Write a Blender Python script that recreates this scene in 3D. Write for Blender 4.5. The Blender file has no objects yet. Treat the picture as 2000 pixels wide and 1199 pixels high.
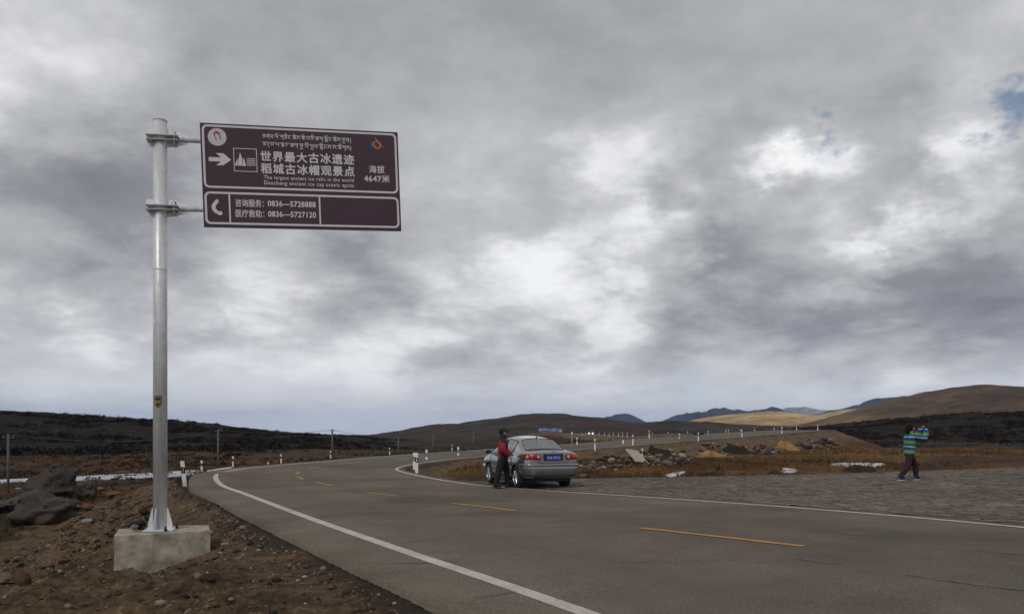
import bpy, bmesh, math, random
import numpy as np
from mathutils import Vector, Matrix, Euler

# ------------------------------------------------------------------ camera, sky, sun, exposure
scene = bpy.context.scene
COL = scene.collection
FPX, EYE, YH = 1555.0, 1.55, 848.0          # lens in photo pixels, eye height, horizon row of the photo
cam_d = bpy.data.cameras.new('camera')
cam = bpy.data.objects.new('camera', cam_d)
COL.objects.link(cam)
cam.location = (0, 0, EYE)
cam.rotation_euler = (math.radians(90), 0, 0)
cam_d.sensor_width = 36.0
cam_d.lens = FPX / 2000.0 * 36.0
cam_d.shift_y = (YH - 599.5) / 2000.0
cam_d.clip_start = 0.05
cam_d.clip_end = 60000
scene.camera = cam

SUN_DIR = Vector((-0.38, -0.72, 0.80)).normalized()      # towards the sun
sun_d = bpy.data.lights.new('sun', 'SUN')
sun_d.energy = 1.15
sun_d.angle = math.radians(16)
sun_d.color = (1.0, 0.95, 0.88)
sun = bpy.data.objects.new('sun', sun_d)
COL.objects.link(sun)
sun.rotation_euler = SUN_DIR.to_track_quat('Z', 'Y').to_euler()
sun.location = (0, 0, 60)

scene.view_settings.view_transform = 'Standard'
scene.view_settings.look = 'None'
scene.view_settings.gamma = 1.0
scene.view_settings.exposure = 0.0
scene.view_settings.use_curve_mapping = False


def build_world():
    w = bpy.data.worlds.new('World')
    scene.world = w
    w.use_nodes = True
    nt = w.node_tree
    N, L = nt.nodes, nt.links
    N.clear()
    out = N.new('ShaderNodeOutputWorld')
    bg = N.new('ShaderNodeBackground')
    L.new(bg.outputs[0], out.inputs[0])
    sky = N.new('ShaderNodeTexSky')
    sky.sky_type = 'NISHITA'
    sky.sun_disc = False
    sky.sun_elevation = math.asin(SUN_DIR.z)
    sky.sun_rotation = math.atan2(SUN_DIR.x, SUN_DIR.y)
    sky.altitude = 4600

    def math_(op, a, b=None, c=None, clamp=False):
        n = N.new('ShaderNodeMath')
        n.operation = op
        n.use_clamp = clamp
        for i, v in enumerate((a, b, c)):
            if v is None:
                continue
            if isinstance(v, (int, float)):
                n.inputs[i].default_value = v
            else:
                L.new(v, n.inputs[i])
        return n.outputs[0]

    def ramp(fac, stops, interp='EASE'):
        r = N.new('ShaderNodeValToRGB')
        r.color_ramp.interpolation = interp
        e = r.color_ramp.elements
        while len(e) < len(stops):
            e.new(0.5)
        for el, (p, c) in zip(e, stops):
            el.position = p
            el.color = (*c, 1) if len(c) == 3 else c
        L.new(fac, r.inputs[0])
        return r.outputs[0]

    def mix(fac, a, b, mode='MIX'):
        n = N.new('ShaderNodeMix')
        n.data_type = 'RGBA'
        n.blend_type = mode
        if isinstance(fac, (int, float)):
            n.inputs[0].default_value = fac
        else:
            L.new(fac, n.inputs[0])
        for i, v in ((6, a), (7, b)):
            if isinstance(v, tuple):
                n.inputs[i].default_value = (*v, 1)
            else:
                L.new(v, n.inputs[i])
        return n.outputs[2]

    tc = N.new('ShaderNodeTexCoord')
    dirv = tc.outputs['Generated']
    sep = N.new('ShaderNodeSeparateXYZ')
    L.new(dirv, sep.inputs[0])
    X, Y, Z = sep.outputs
    # cloud coordinates: the direction itself, with the low sky drawn out into flat layers
    zz = math_('MAXIMUM', Z, 0.0)
    comb = N.new('ShaderNodeCombineXYZ')
    L.new(X, comb.inputs[0])
    L.new(Y, comb.inputs[1])
    L.new(math_('ADD', math_('MULTIPLY', zz, 1.05), math_('MULTIPLY', math_('DIVIDE', zz, math_('ADD', zz, 0.05)), 0.14)), comb.inputs[2])
    P = comb.outputs[0]

    def mapped(loc, scale, rot=0.0):
        m = N.new('ShaderNodeMapping')
        m.inputs['Location'].default_value = loc
        m.inputs['Rotation'].default_value = (0, rot, 0)
        m.inputs['Scale'].default_value = scale
        L.new(P, m.inputs[0])
        return m.outputs[0]

    def noise(vec, scale, detail=6.0, rough=0.55, dist=0.0):
        n = N.new('ShaderNodeTexNoise')
        n.inputs['Scale'].default_value = scale
        n.inputs['Detail'].default_value = detail
        n.inputs['Roughness'].default_value = rough
        n.inputs['Distortion'].default_value = dist
        L.new(vec, n.inputs['Vector'])
        return n.outputs['Fac']

    def blob(px, py, radius, amount):
        """a bank of lighter or darker cloud round a direction of the sky; its outline is broken up by the cloud noise"""
        v = Vector(((px - 1000) / FPX, 1.0, (YH - py) / FPX)).normalized()
        d = N.new('ShaderNodeVectorMath')
        d.operation = 'DISTANCE'
        L.new(warped, d.inputs[0])
        d.inputs[1].default_value = v
        m = N.new('ShaderNodeMapRange')
        m.interpolation_type = 'SMOOTHERSTEP'
        m.inputs['From Min'].default_value = 0.0
        m.inputs['From Max'].default_value = radius
        m.inputs['To Min'].default_value = amount
        m.inputs['To Max'].default_value = 0.0
        L.new(d.outputs['Value'], m.inputs['Value'])
        return m.outputs[0]

    R0 = math.radians(24)
    # ragged copy of the direction for the cloud banks
    wn = N.new('ShaderNodeTexNoise')
    wn.inputs['Scale'].default_value = 5.0
    wn.inputs['Detail'].default_value = 6.0
    wn.inputs['Roughness'].default_value = 0.62
    L.new(mapped((5.0, 1.0, 0), (0.8, 1, 1.5), R0), wn.inputs['Vector'])
    wv = N.new('ShaderNodeVectorMath')
    wv.operation = 'MULTIPLY_ADD'
    L.new(wn.outputs['Color'], wv.inputs[0])
    wv.inputs[1].default_value = (0.34, 0.34, 0.28)
    wv2 = N.new('ShaderNodeVectorMath')
    wv2.operation = 'SUBTRACT'
    L.new(dirv, wv2.inputs[0])
    wv2.inputs[1].default_value = (0.17, 0.17, 0.14)
    L.new(wv2.outputs[0], wv.inputs[2])
    warped = wv.outputs[0]

    R = math.radians(24)
    SC = (0.80, 1.0, 1.55)
    big = noise(mapped((3.1, 1.7, 0.3), (0.9, 1, 1.3), R), 2.0, 3.0, 0.5, 0.2)
    mid = noise(mapped((7.4, 2.2, 1.1), SC, R), 3.3, 13.0, 0.62, 0.12)
    mid_lit = noise(mapped((7.415, 2.2, 1.13), SC, R), 3.3, 13.0, 0.62, 0.12)      # the same cloud a little towards the light
    fine = noise(mapped((1.4, 9.2, 0.4), (0.9, 1.0, 1.4), R), 14.0, 8.0, 0.64, 0.2)
    bil = noise(mapped((4.4, 6.1, 2.7), (0.85, 1.0, 1.5), R), 4.6, 10.0, 0.58, 0.0)
    bil = math_('ABSOLUTE', math_('SUBTRACT', math_('MULTIPLY', bil, 2.0), 1.0))                # heaped, cauliflower edges
    D = math_('ADD', 0.5, math_('MULTIPLY', math_('SUBTRACT', big, 0.5), 0.55))
    crisp = math_('MAXIMUM', math_('SUBTRACT', 1.30, math_('MULTIPLY', zz, 2.1)), 0.25)                     # the near cloud base overhead looks smoother
    D = math_('ADD', D, math_('MULTIPLY', math_('MULTIPLY', math_('SUBTRACT', mid, 0.5), 0.95), crisp))
    D = math_('ADD', D, math_('MULTIPLY', math_('MULTIPLY', math_('SUBTRACT', fine, 0.5), 0.34), crisp))
    D = math_('ADD', D, math_('MULTIPLY', math_('MULTIPLY', math_('SUBTRACT', mid_lit, mid), 1.1), crisp))
    D = math_('ADD', D, math_('MULTIPLY', math_('MULTIPLY', math_('SUBTRACT', 0.24, bil), 0.46), crisp))
    D = math_('ADD', D, math_('MULTIPLY', math_('MINIMUM', zz, 0.5), 0.22))          # thicker overhead
    for b in BLOBS:
        D = math_('SUBTRACT', D, blob(b[0], b[1], b[2], b[3] * 1.0))
    # thin bright cloud, a quick edge, then the long grey of its thick base
    cloud = ramp(D, [(0.24, (0.99, 0.99, 0.99)), (0.37, (0.82, 0.82, 0.825)), (0.45, (0.655, 0.655, 0.662)), (0.53, (0.540, 0.541, 0.551)), (0.64, (0.440, 0.441, 0.453)),
                     (0.78, (0.300, 0.302, 0.320)), (1.0, (0.200, 0.204, 0.222))], 'LINEAR')
    # gaps in the cloud
    gap = noise(mapped((12.0, 4.0, 0), (0.9, 1.5, 1), 0.35), 3.4, 7.0, 0.60, 0.3)
    for b in GAPS:
        gap = math_('ADD', gap, blob(*b))
    gapm = N.new('ShaderNodeMapRange')
    gapm.interpolation_type = 'SMOOTHSTEP'
    gapm.inputs['From Min'].default_value = 0.66
    gapm.inputs['From Max'].default_value = 0.84
    L.new(gap, gapm.inputs['Value'])
    skyc = mix(1.0, sky.outputs[0], (SKY_K, SKY_K, SKY_K), 'MULTIPLY')
    skyc = mix(0.30, skyc, (0.42, 0.50, 0.62))
    col = mix(gapm.outputs[0], cloud, skyc)
    # clear paler air low over the land
    low = N.new('ShaderNodeMapRange')
    low.interpolation_type = 'SMOOTHSTEP'
    low.inputs['From Min'].default_value = 0.0
    low.inputs['From Max'].default_value = 0.11
    low.inputs['To Min'].default_value = 0.80
    low.inputs['To Max'].default_value = 0.0
    L.new(math_('SUBTRACT', Z, math_('MULTIPLY', math_('SUBTRACT', mid, 0.5), 0.22)), low.inputs['Value'])
    col = mix(low.outputs[0], col, (0.97, 0.965, 0.97))
    L.new(col, bg.inputs[0])
    bg.inputs[1].default_value = 1.0


SKY_K = 0.08
BLOBS = [(110, 110, 0.20, 0.24), (130, 440, 0.20, -0.20), (330, 420, 0.14, -0.10), (230, 590, 0.14, 0.10), (80, 690, 0.10, 0.16), (480, 560, 0.12, 0.10), (720, 520, 0.11, -0.17), (860, 640, 0.14, 0.08),
         (1040, 510, 0.10, 0.22), (1150, 620, 0.10, 0.20), (1230, 350, 0.11, 0.22), (1130, 400, 0.09, 0.10), (1440, 480, 0.15, -0.20), (1330, 440, 0.08, -0.08), (1590, 265, 0.08, 0.30), (1500, 290, 0.06, 0.20), (1880, 245, 0.08, 0.26),
         (1860, 415, 0.08, 0.28), (1640, 480, 0.08, 0.20), (1730, 440, 0.07, 0.14), (1830, 540, 0.12, -0.20), (1720, 340, 0.09, -0.12), (1600, 700, 0.12, -0.18), (1300, 715, 0.10, -0.12), (900, 730, 0.09, -0.10), (1450, 590, 0.12, 0.12),
         (700, 800, 0.16, 0.22), (420, 780, 0.12, 0.10), (130, 800, 0.10, 0.20), (1250, 150, 0.30, -0.06), (1750, 130, 0.20, -0.06), (1980, 60, 0.10, 0.12), (1650, 760, 0.12, 0.16), (1150, 780, 0.12, 0.10)]
GAPS = [(1600, 215, 0.09, 0.28), (1990, 185, 0.08, 0.28), (1300, 298, 0.05, 0.30), (1380, 740, 0.10, 0.10)]
build_world()

scene.cycles.volume_bounces = 1
scene.cycles.max_bounces = 6
scene.cycles.use_denoising = True

# ------------------------------------------------------------------ helpers
rnd = random.Random(7)


def smooth(e0, e1, x):
    t = np.clip((x - e0) / (e1 - e0), 0, 1)
    return t * t * (3 - 2 * t)


def _hash(ix, iy, seed):
    h = (ix.astype(np.int64) * 374761393 + iy.astype(np.int64) * 668265263 + seed * 974634777) & 0xffffffff
    h = ((h ^ (h >> 13)) * 1274126177) & 0xffffffff
    return ((h ^ (h >> 16)) & 0xffff) / 65535.0


def vnoise(x, y, seed=0):
    ix, iy = np.floor(x), np.floor(y)
    fx, fy = x - ix, y - iy
    a = fx * fx * fx * (fx * (fx * 6 - 15) + 10)
    b = fy * fy * fy * (fy * (fy * 6 - 15) + 10)
    n00, n10 = _hash(ix, iy, seed), _hash(ix + 1, iy, seed)
    n01, n11 = _hash(ix, iy + 1, seed), _hash(ix + 1, iy + 1, seed)
    return (n00 * (1 - a) + n10 * a) * (1 - b) + (n01 * (1 - a) + n11 * a) * b - 0.5


def fbm(x, y, scale, octaves=4, seed=0, gain=0.5):
    v, amp, f = 0.0, 1.0, 1.0 / scale
    for i in range(octaves):
        c, s = math.cos(i * 0.7), math.sin(i * 0.7)
        v = v + amp * vnoise((x * c - y * s) * f + 17.3 * i, (x * s + y * c) * f - 9.1 * i, seed + i)
        amp *= gain
        f *= 2.03
    return v


def spline(pts, per=12):
    """Catmull-Rom through pts (n x k array)"""
    p = np.array(pts, float)
    q = np.vstack([2 * p[0] - p[1], p, 2 * p[-1] - p[-2]])
    res = []
    for i in range(1, len(q) - 2):
        for j in range(per):
            t = j / per
            res.append(0.5 * ((2 * q[i]) + (-q[i - 1] + q[i + 1]) * t + (2 * q[i - 1] - 5 * q[i] + 4 * q[i + 1] - q[i + 2]) * t * t
                              + (-q[i - 1] + 3 * q[i] - 3 * q[i + 1] + q[i + 2]) * t ** 3))
    res.append(q[-2])
    return np.array(res)


def link(o, parent=None):
    COL.objects.link(o)
    if parent is not None:
        o.parent = parent
    return o


def mesh_obj(name, verts, faces, mat, parent=None, shade=False):
    me = bpy.data.meshes.new(name)
    me.from_pydata([tuple(v) for v in verts], [], [tuple(f) for f in faces])
    me.update()
    if mat is not None:
        me.materials.append(mat)
    if shade:
        me.polygons.foreach_set('use_smooth', [True] * len(me.polygons))
    return link(bpy.data.objects.new(name, me), parent)


def bm_obj(name, bm, mat, parent=None, shade=False):
    me = bpy.data.meshes.new(name)
    bm.to_mesh(me)
    bm.free()
    if mat is not None:
        me.materials.append(mat)
    if shade:
        me.polygons.foreach_set('use_smooth', [True] * len(me.polygons))
    return link(bpy.data.objects.new(name, me), parent)


def grid_mesh(name, V, nr, nc, mat, wrap=False):
    """V: (nr*nc,3) array, row major"""
    r, c = np.meshgrid(np.arange(nr - 1), np.arange(nc if wrap else nc - 1), indexing='ij')
    c2 = (c + 1) % nc
    q = np.stack([r * nc + c, r * nc + c2, (r + 1) * nc + c2, (r + 1) * nc + c], -1).reshape(-1, 4)
    me = bpy.data.meshes.new(name)
    me.vertices.add(len(V))
    me.vertices.foreach_set('co', V.astype(np.float32).ravel())
    me.loops.add(q.size)
    me.loops.foreach_set('vertex_index', q.astype(np.int32).ravel())
    me.polygons.add(len(q))
    me.polygons.foreach_set('loop_start', np.arange(0, q.size, 4, dtype=np.int32))
    me.polygons.foreach_set('use_smooth', np.ones(len(q), dtype=bool))
    me.update(calc_edges=True)
    me.validate()
    me.materials.append(mat)
    return link(bpy.data.objects.new(name, me))


def empty(name, loc=(0, 0, 0), rz=0.0):
    o = bpy.data.objects.new(name, None)
    o.empty_display_size = 0.2
    o.location = loc
    o.rotation_euler = (0, 0, rz)
    return link(o)


def tag(o, label=None, cat=None, group=None, kind=None):
    for k, v in (('label', label), ('category', cat), ('group', group), ('kind', kind)):
        if v:
            o[k] = v
    return o


def copy_tree(o, parent=None):
    c = o.copy()
    COL.objects.link(c)
    c.parent = parent
    for ch in list(o.children):
        if ch.name in bpy.data.objects:
            copy_tree(ch, c)
    return c


def add_box(bm, c, s, rot=None, bevel=0.0):
    m = Matrix.Translation(c)
    if rot is not None:
        m = m @ (rot if isinstance(rot, Matrix) else Euler(rot).to_matrix().to_4x4())
    r = bmesh.ops.create_cube(bm, size=1.0, matrix=m @ Matrix.Diagonal((*s, 1)))
    if bevel:
        es = list({e for v in r['verts'] for e in v.link_edges})
        bmesh.ops.bevel(bm, geom=es, offset=bevel, segments=2, affect='EDGES', profile=0.7)


def add_tube(bm, p, q, r0, r1=None, seg=12, caps=True):
    p, q = Vector(p), Vector(q)
    d = q - p
    m = Matrix.Translation((p + q) / 2) @ d.to_track_quat('Z', 'Y').to_matrix().to_4x4()
    bmesh.ops.create_cone(bm, cap_ends=caps, segments=seg, radius1=r0, radius2=r0 if r1 is None else r1, depth=d.length, matrix=m)


def ordinal(n):
    w = ['first', 'second', 'third', 'fourth', 'fifth', 'sixth', 'seventh', 'eighth', 'ninth', 'tenth', 'eleventh', 'twelfth', 'thirteenth',
         'fourteenth', 'fifteenth', 'sixteenth', 'seventeenth', 'eighteenth', 'nineteenth', 'twentieth']
    return w[n]


# ------------------------------------------------------------------ materials
class NT:
    def __init__(self, name):
        self.m = bpy.data.materials.new(name)
        self.m.use_nodes = True
        self.nt = self.m.node_tree
        self.N, self.L = self.nt.nodes, self.nt.links
        self.b = self.N['Principled BSDF']
        self._tc = None

    def obj(self):
        if self._tc is None:
            self._tc = self.N.new('ShaderNodeTexCoord')
        return self._tc.outputs['Object']

    def set(self, key, v):
        s = self.b.inputs[key]
        if isinstance(v, (int, float)):
            s.default_value = v
        elif isinstance(v, tuple):
            s.default_value = (*v, 1) if len(v) == 3 else v
        else:
            self.L.new(v, s)

    def noise(self, scale, detail=5, rough=0.55, vec=None, stretch=None, dist=0.0):
        n = self.N.new('ShaderNodeTexNoise')
        n.inputs['Scale'].default_value = scale
        n.inputs['Detail'].default_value = detail
        n.inputs['Roughness'].default_value = rough
        n.inputs['Distortion'].default_value = dist
        v = vec or self.obj()
        if stretch:
            mp = self.N.new('ShaderNodeMapping')
            mp.inputs['Scale'].default_value = stretch
            self.L.new(v, mp.inputs[0])
            v = mp.outputs[0]
        self.L.new(v, n.inputs['Vector'])
        return n.outputs['Fac']

    def voronoi(self, scale, out='Color', feature='F1'):
        n = self.N.new('ShaderNodeTexVoronoi')
        n.feature = feature
        n.inputs['Scale'].default_value = scale
        self.L.new(self.obj(), n.inputs['Vector'])
        return n.outputs[out]

    def ramp(self, fac, stops, interp='LINEAR'):
        r = self.N.new('ShaderNodeValToRGB')
        r.color_ramp.interpolation = interp
        e = r.color_ramp.elements
        while len(e) < len(stops):
            e.new(0.5)
        for el, (p, c) in zip(e, stops):
            el.position = p
            el.color = (c, c, c, 1) if isinstance(c, (int, float)) else (*c, 1)
        self.L.new(fac, r.inputs[0])
        return r.outputs[0]

    def mix(self, fac, a, b, mode='MIX'):
        n = self.N.new('ShaderNodeMix')
        n.data_type = 'RGBA'
        n.blend_type = mode
        for i, v in ((0, fac), (6, a), (7, b)):
            if isinstance(v, (int, float)):
                n.inputs[i].default_value = v if i == 0 else (v, v, v, 1)
            elif isinstance(v, tuple):
                n.inputs[i].default_value = (*v, 1)
            else:
                self.L.new(v, n.inputs[i])
        return n.outputs[2]

    def math(self, op, a, b=0.0, clamp=False):
        n = self.N.new('ShaderNodeMath')
        n.operation = op
        n.use_clamp = clamp
        for i, v in enumerate((a, b)):
            if isinstance(v, (int, float)):
                n.inputs[i].default_value = v
            else:
                self.L.new(v, n.inputs[i])
        return n.outputs[0]

    def bump(self, h, strength=0.3, dist=0.02):
        n = self.N.new('ShaderNodeBump')
        n.inputs['Strength'].default_value = strength
        n.inputs['Distance'].default_value = dist
        self.L.new(h, n.inputs['Height'])
        self.L.new(n.outputs[0], self.b.inputs['Normal'])

    def rand(self):
        return self.N.new('ShaderNodeObjectInfo').outputs['Random']

    def attr(self, name, out='Color'):
        n = self.N.new('ShaderNodeAttribute')
        n.attribute_name = name
        return n.outputs[out]


def simple(name, col, rough=0.6, var=0.12, scale=8.0, metal=0.0, bump=0.0, spec=0.5, coat=0.0, stretch=None):
    t = NT(name)
    n = t.noise(scale, 6, 0.6, stretch=stretch)
    k = t.ramp(n, [(0.3, 1 - var), (0.7, 1 + var)])
    t.set('Base Color', t.mix(1.0, col, k, 'MULTIPLY'))
    t.set('Roughness', rough)
    t.set('Metallic', metal)
    t.set('Specular IOR Level', spec)
    if coat:
        t.set('Coat Weight', coat)
        t.set('Coat Roughness', 0.05)
    if bump:
        t.bump(n, bump, 0.02)
    return t.m


def mat_asphalt():
    t = NT('asphalt')
    fine = t.noise(42, 5, 0.8)
    mid = t.noise(1.3, 6, 0.6)
    big = t.noise(0.16, 4, 0.55, dist=0.6)
    streak = t.noise(0.5, 5, 0.6, stretch=(1.6, 1.1, 1))
    c = t.ramp(fine, [(0.28, (0.060, 0.049, 0.039)), (0.45, (0.130, 0.108, 0.086)), (0.55, (0.165, 0.138, 0.110)), (0.72, (0.32, 0.275, 0.225))])
    c = t.mix(0.75, c, t.ramp(mid, [(0.3, 0.82), (0.7, 1.14)]), 'MULTIPLY')
    c = t.mix(0.9, c, t.ramp(big, [(0.34, 0.66), (0.50, 1.0), (0.64, 1.16)]), 'MULTIPLY')
    c = t.mix(0.6, c, t.ramp(streak, [(0.36, 0.80), (0.5, 1.0)]), 'MULTIPLY')
    # skid marks: thin dark smears
    sk = t.noise(0.55, 3, 0.5, stretch=(0.55, 3.2, 1))
    c = t.mix(t.ramp(sk, [(0.69, 0.0), (0.75, 0.75)]), c, (0.050, 0.046, 0.043))
    vo = t.N.new('ShaderNodeTexVoronoi')
    vo.feature = 'DISTANCE_TO_EDGE'
    vo.inputs['Scale'].default_value = 0.22
    wz = t.N.new('ShaderNodeVectorMath')
    wz.operation = 'MULTIPLY_ADD'
    wn_ = t.N.new('ShaderNodeTexNoise')
    wn_.inputs['Scale'].default_value = 1.6
    wn_.inputs['Detail'].default_value = 6
    t.L.new(t.obj(), wn_.inputs['Vector'])
    t.L.new(wn_.outputs['Color'], wz.inputs[0])
    wz.inputs[1].default_value = (1.4, 1.4, 1.4)
    t.L.new(t.obj(), wz.inputs[2])
    t.L.new(wz.outputs[0], vo.inputs['Vector'])
    crack = t.math('MULTIPLY', t.ramp(vo.outputs['Distance'], [(0.0, 1.0), (0.004, 0.0)]), t.ramp(t.noise(0.3, 4, 0.6), [(0.52, 0.0), (0.60, 0.8)]))
    c = t.mix(crack, c, (0.035, 0.031, 0.028))
    # wear of the wheel tracks, stored along the road
    tr = t.attr('track', 'Fac')
    c = t.mix(t.math('MULTIPLY', tr, 0.35), c, (0.085, 0.078, 0.071))
    t.set('Base Color', c)
    t.set('Roughness', 0.92)
    t.set('Specular IOR Level', 0.12)
    t.bump(fine, 0.6, 0.008)
    return t.m


def mat_paint(name, col):
    t = NT(name)
    n = t.noise(38, 6, 0.7)
    w = t.noise(3.0, 5, 0.65)
    c = t.mix(t.ramp(n, [(0.55, 0.0), (0.66, 0.7)]), col, (0.13, 0.11, 0.09))
    c = t.mix(t.ramp(t.noise(9, 6, 0.75), [(0.58, 0.0), (0.66, 0.75)]), c, (0.13, 0.11, 0.09))
    c = t.mix(1.0, c, t.ramp(w, [(0.3, 0.70), (0.65, 1.05)]), 'MULTIPLY')
    t.set('Base Color', c)
    t.set('Roughness', 0.7)
    return t.m


def mat_ground():
    """weights in the colour attribute zone: r bare soil, g dry grass, b dark gravel; the rest dark heath"""
    t = NT('ground')
    z = t.attr('zone')
    sp = t.N.new('ShaderNodeSeparateColor')
    t.L.new(z, sp.inputs[0])
    n1, n2, n3, n4 = t.noise(1.1, 8, 0.62), t.noise(7, 7, 0.68), t.noise(0.12, 5, 0.55), t.noise(30, 5, 0.75)
    hs = t.noise(1.6, 8, 0.68, stretch=(0.55, 1.6, 1))
    soil = t.ramp(n2, [(0.30, (0.030, 0.021, 0.014)), (0.44, (0.118, 0.083, 0.053)), (0.58, (0.190, 0.132, 0.080)), (0.70, (0.33, 0.24, 0.155))])
    soil = t.mix(0.85, soil, t.ramp(n1, [(0.3, (0.40, 0.40, 0.43)), (0.5, (1.0, 0.98, 0.95)), (0.7, (1.50, 1.36, 1.12))]), 'MULTIPLY')
    soil = t.mix(0.8, soil, t.ramp(n4, [(0.3, 0.55), (0.55, 1.0), (0.72, 1.55)]), 'MULTIPLY')
    grass = t.ramp(hs, [(0.24, (0.022, 0.016, 0.010)), (0.42, (0.085, 0.046, 0.020)), (0.56, (0.165, 0.085, 0.032)), (0.74, (0.235, 0.145, 0.070))])
    grass = t.mix(0.8, grass, t.ramp(t.noise(0.35, 6, 0.6), [(0.32, 0.35), (0.52, 1.0), (0.7, 1.12)]), 'MULTIPLY')
    gravel = t.ramp(n4, [(0.3, (0.012, 0.011, 0.010)), (0.55, (0.036, 0.032, 0.028)), (0.74, (0.14, 0.12, 0.10))])  # near black, with shade at the asphalt edge put into the colour
    heath = t.ramp(t.noise(0.5, 9, 0.72), [(0.3, (0.006, 0.006, 0.005)), (0.55, (0.020, 0.0175, 0.015)), (0.70, (0.045, 0.040, 0.035))])
    heath = t.mix(t.ramp(n3, [(0.42, 0.0), (0.62, 0.6)]), heath, (0.075, 0.050, 0.028))
    c = t.mix(sp.outputs[1], heath, grass)
    c = t.mix(sp.outputs[0], c, soil)
    c = t.mix(sp.outputs[2], c, gravel)
    t.set('Base Color', c)
    t.set('Roughness', 0.95)
    t.set('Specular IOR Level', 0.15)
    t.bump(t.math('ADD', n2, t.math('MULTIPLY', n4, 0.5)), 1.0, 0.12)
    return t.m


def mat_hill(name, dark, mid, light, scale, rock=None, patch=None):
    t = NT(name)
    a = t.noise(scale, 9, 0.66, stretch=(1, 0.8, 2.2))
    b = t.noise(scale * 0.13, 6, 0.6)
    c = t.ramp(a, [(0.30, dark), (0.52, mid), (0.72, light)])
    c = t.mix(0.8, c, t.ramp(b, [(0.3, 0.55), (0.6, 1.2)]), 'MULTIPLY')
    if patch:
        c = t.mix(t.ramp(t.noise(scale * 0.09, 5, 0.55), [(0.50, 0.0), (0.62, 0.75)]), c, patch)
    if rock:
        r = t.noise(scale * 2.0, 5, 0.7, stretch=(0.5, 0.5, 2.5))
        c = t.mix(t.ramp(r, [(0.60, 0.0), (0.68, 0.8)]), c, rock)
    t.set('Base Color', c)
    t.set('Roughness', 0.95)
    t.set('Specular IOR Level', 0.1)
    t.bump(a, 1.0, 0.4 / scale)
    return t.m


def mat_rock(name, pal, scale=3.0):
    t = NT(name)
    r = t.rand()
    base = t.ramp(r, [(i / max(1, len(pal) - 1), c) for i, c in enumerate(pal)])
    n = t.noise(scale, 8, 0.68)
    f = t.noise(scale * 9, 5, 0.75)
    c = t.mix(1.0, base, t.ramp(n, [(0.28, 0.45), (0.5, 1.0), (0.72, 1.35)]), 'MULTIPLY')
    c = t.mix(0.7, c, t.ramp(f, [(0.3, 0.6), (0.6, 1.15)]), 'MULTIPLY')
    # lichen
    c = t.mix(t.ramp(t.noise(scale * 2.2, 6, 0.7), [(0.60, 0.0), (0.66, 0.5)]), c, (0.035, 0.033, 0.030))
    t.set('Base Color', c)
    t.set('Roughness', 0.9)
    t.set('Specular IOR Level', 0.25)
    t.bump(t.math('ADD', n, t.math('MULTIPLY', f, 0.5)), 1.0, 0.10)
    return t.m


M = {}
M['asphalt'] = mat_asphalt()
M['white_paint'] = mat_paint('white_road_paint', (0.52, 0.485, 0.43))
M['yellow_paint'] = mat_paint('yellow_road_paint', (0.44, 0.215, 0.018))
M['ground'] = mat_ground()
M['heath'] = mat_hill('heath_hill', (0.004, 0.004, 0.0035), (0.014, 0.0125, 0.011), (0.036, 0.032, 0.028), 0.35, rock=(0.105, 0.096, 0.086), patch=(0.022, 0.015, 0.009))
M['moor'] = mat_hill('moor_hill', (0.026, 0.024, 0.022), (0.055, 0.048, 0.042), (0.088, 0.074, 0.062), 0.06, patch=(0.085, 0.048, 0.036))
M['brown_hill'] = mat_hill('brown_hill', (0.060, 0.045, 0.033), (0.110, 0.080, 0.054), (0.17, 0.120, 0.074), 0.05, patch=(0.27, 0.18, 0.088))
M['sunlit_gold_hill'] = mat_hill('sunlit_golden_hill', (0.24, 0.160, 0.080), (0.48, 0.335, 0.175), (0.66, 0.49, 0.28), 0.02)  # golden grass, lightened in colour to stand for sun through cloud gaps
M['mountain'] = mat_hill('far_mountain', (0.016, 0.018, 0.022), (0.034, 0.036, 0.040), (0.070, 0.068, 0.066), 0.004)
M['pale_peak'] = mat_hill('pale_peak', (0.16, 0.16, 0.16), (0.30, 0.29, 0.28), (0.50, 0.48, 0.46), 0.004)
M['stone_tan'] = mat_rock('tan_stone', [(0.22, 0.145, 0.085), (0.15, 0.098, 0.060), (0.26, 0.19, 0.13), (0.20, 0.115, 0.062), (0.17, 0.145, 0.12)])
M['stone_grey'] = mat_rock('grey_stone', [(0.16, 0.145, 0.13), (0.24, 0.22, 0.20), (0.11, 0.10, 0.09), (0.19, 0.17, 0.15)])
M['stone_dark'] = mat_rock('dark_stone', [(0.045, 0.043, 0.042), (0.07, 0.066, 0.062), (0.035, 0.034, 0.034)])
M['stone_pale'] = mat_rock('pale_stone', [(0.36, 0.29, 0.22), (0.35, 0.33, 0.31), (0.32, 0.24, 0.16)])
M['stone_orange'] = mat_rock('rust_stone', [(0.195, 0.105, 0.055), (0.155, 0.085, 0.048), (0.18, 0.115, 0.068)])
M['boulder'] = mat_rock('weathered_boulder', [(0.072, 0.060, 0.050), (0.058, 0.050, 0.043), (0.080, 0.066, 0.053)], 1.6)

# ------------------------------------------------------------------ the lie of the land
def plane_z(x, y):
    return np.maximum(0.008 * (x - y + 23.0), -0.2)


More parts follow.
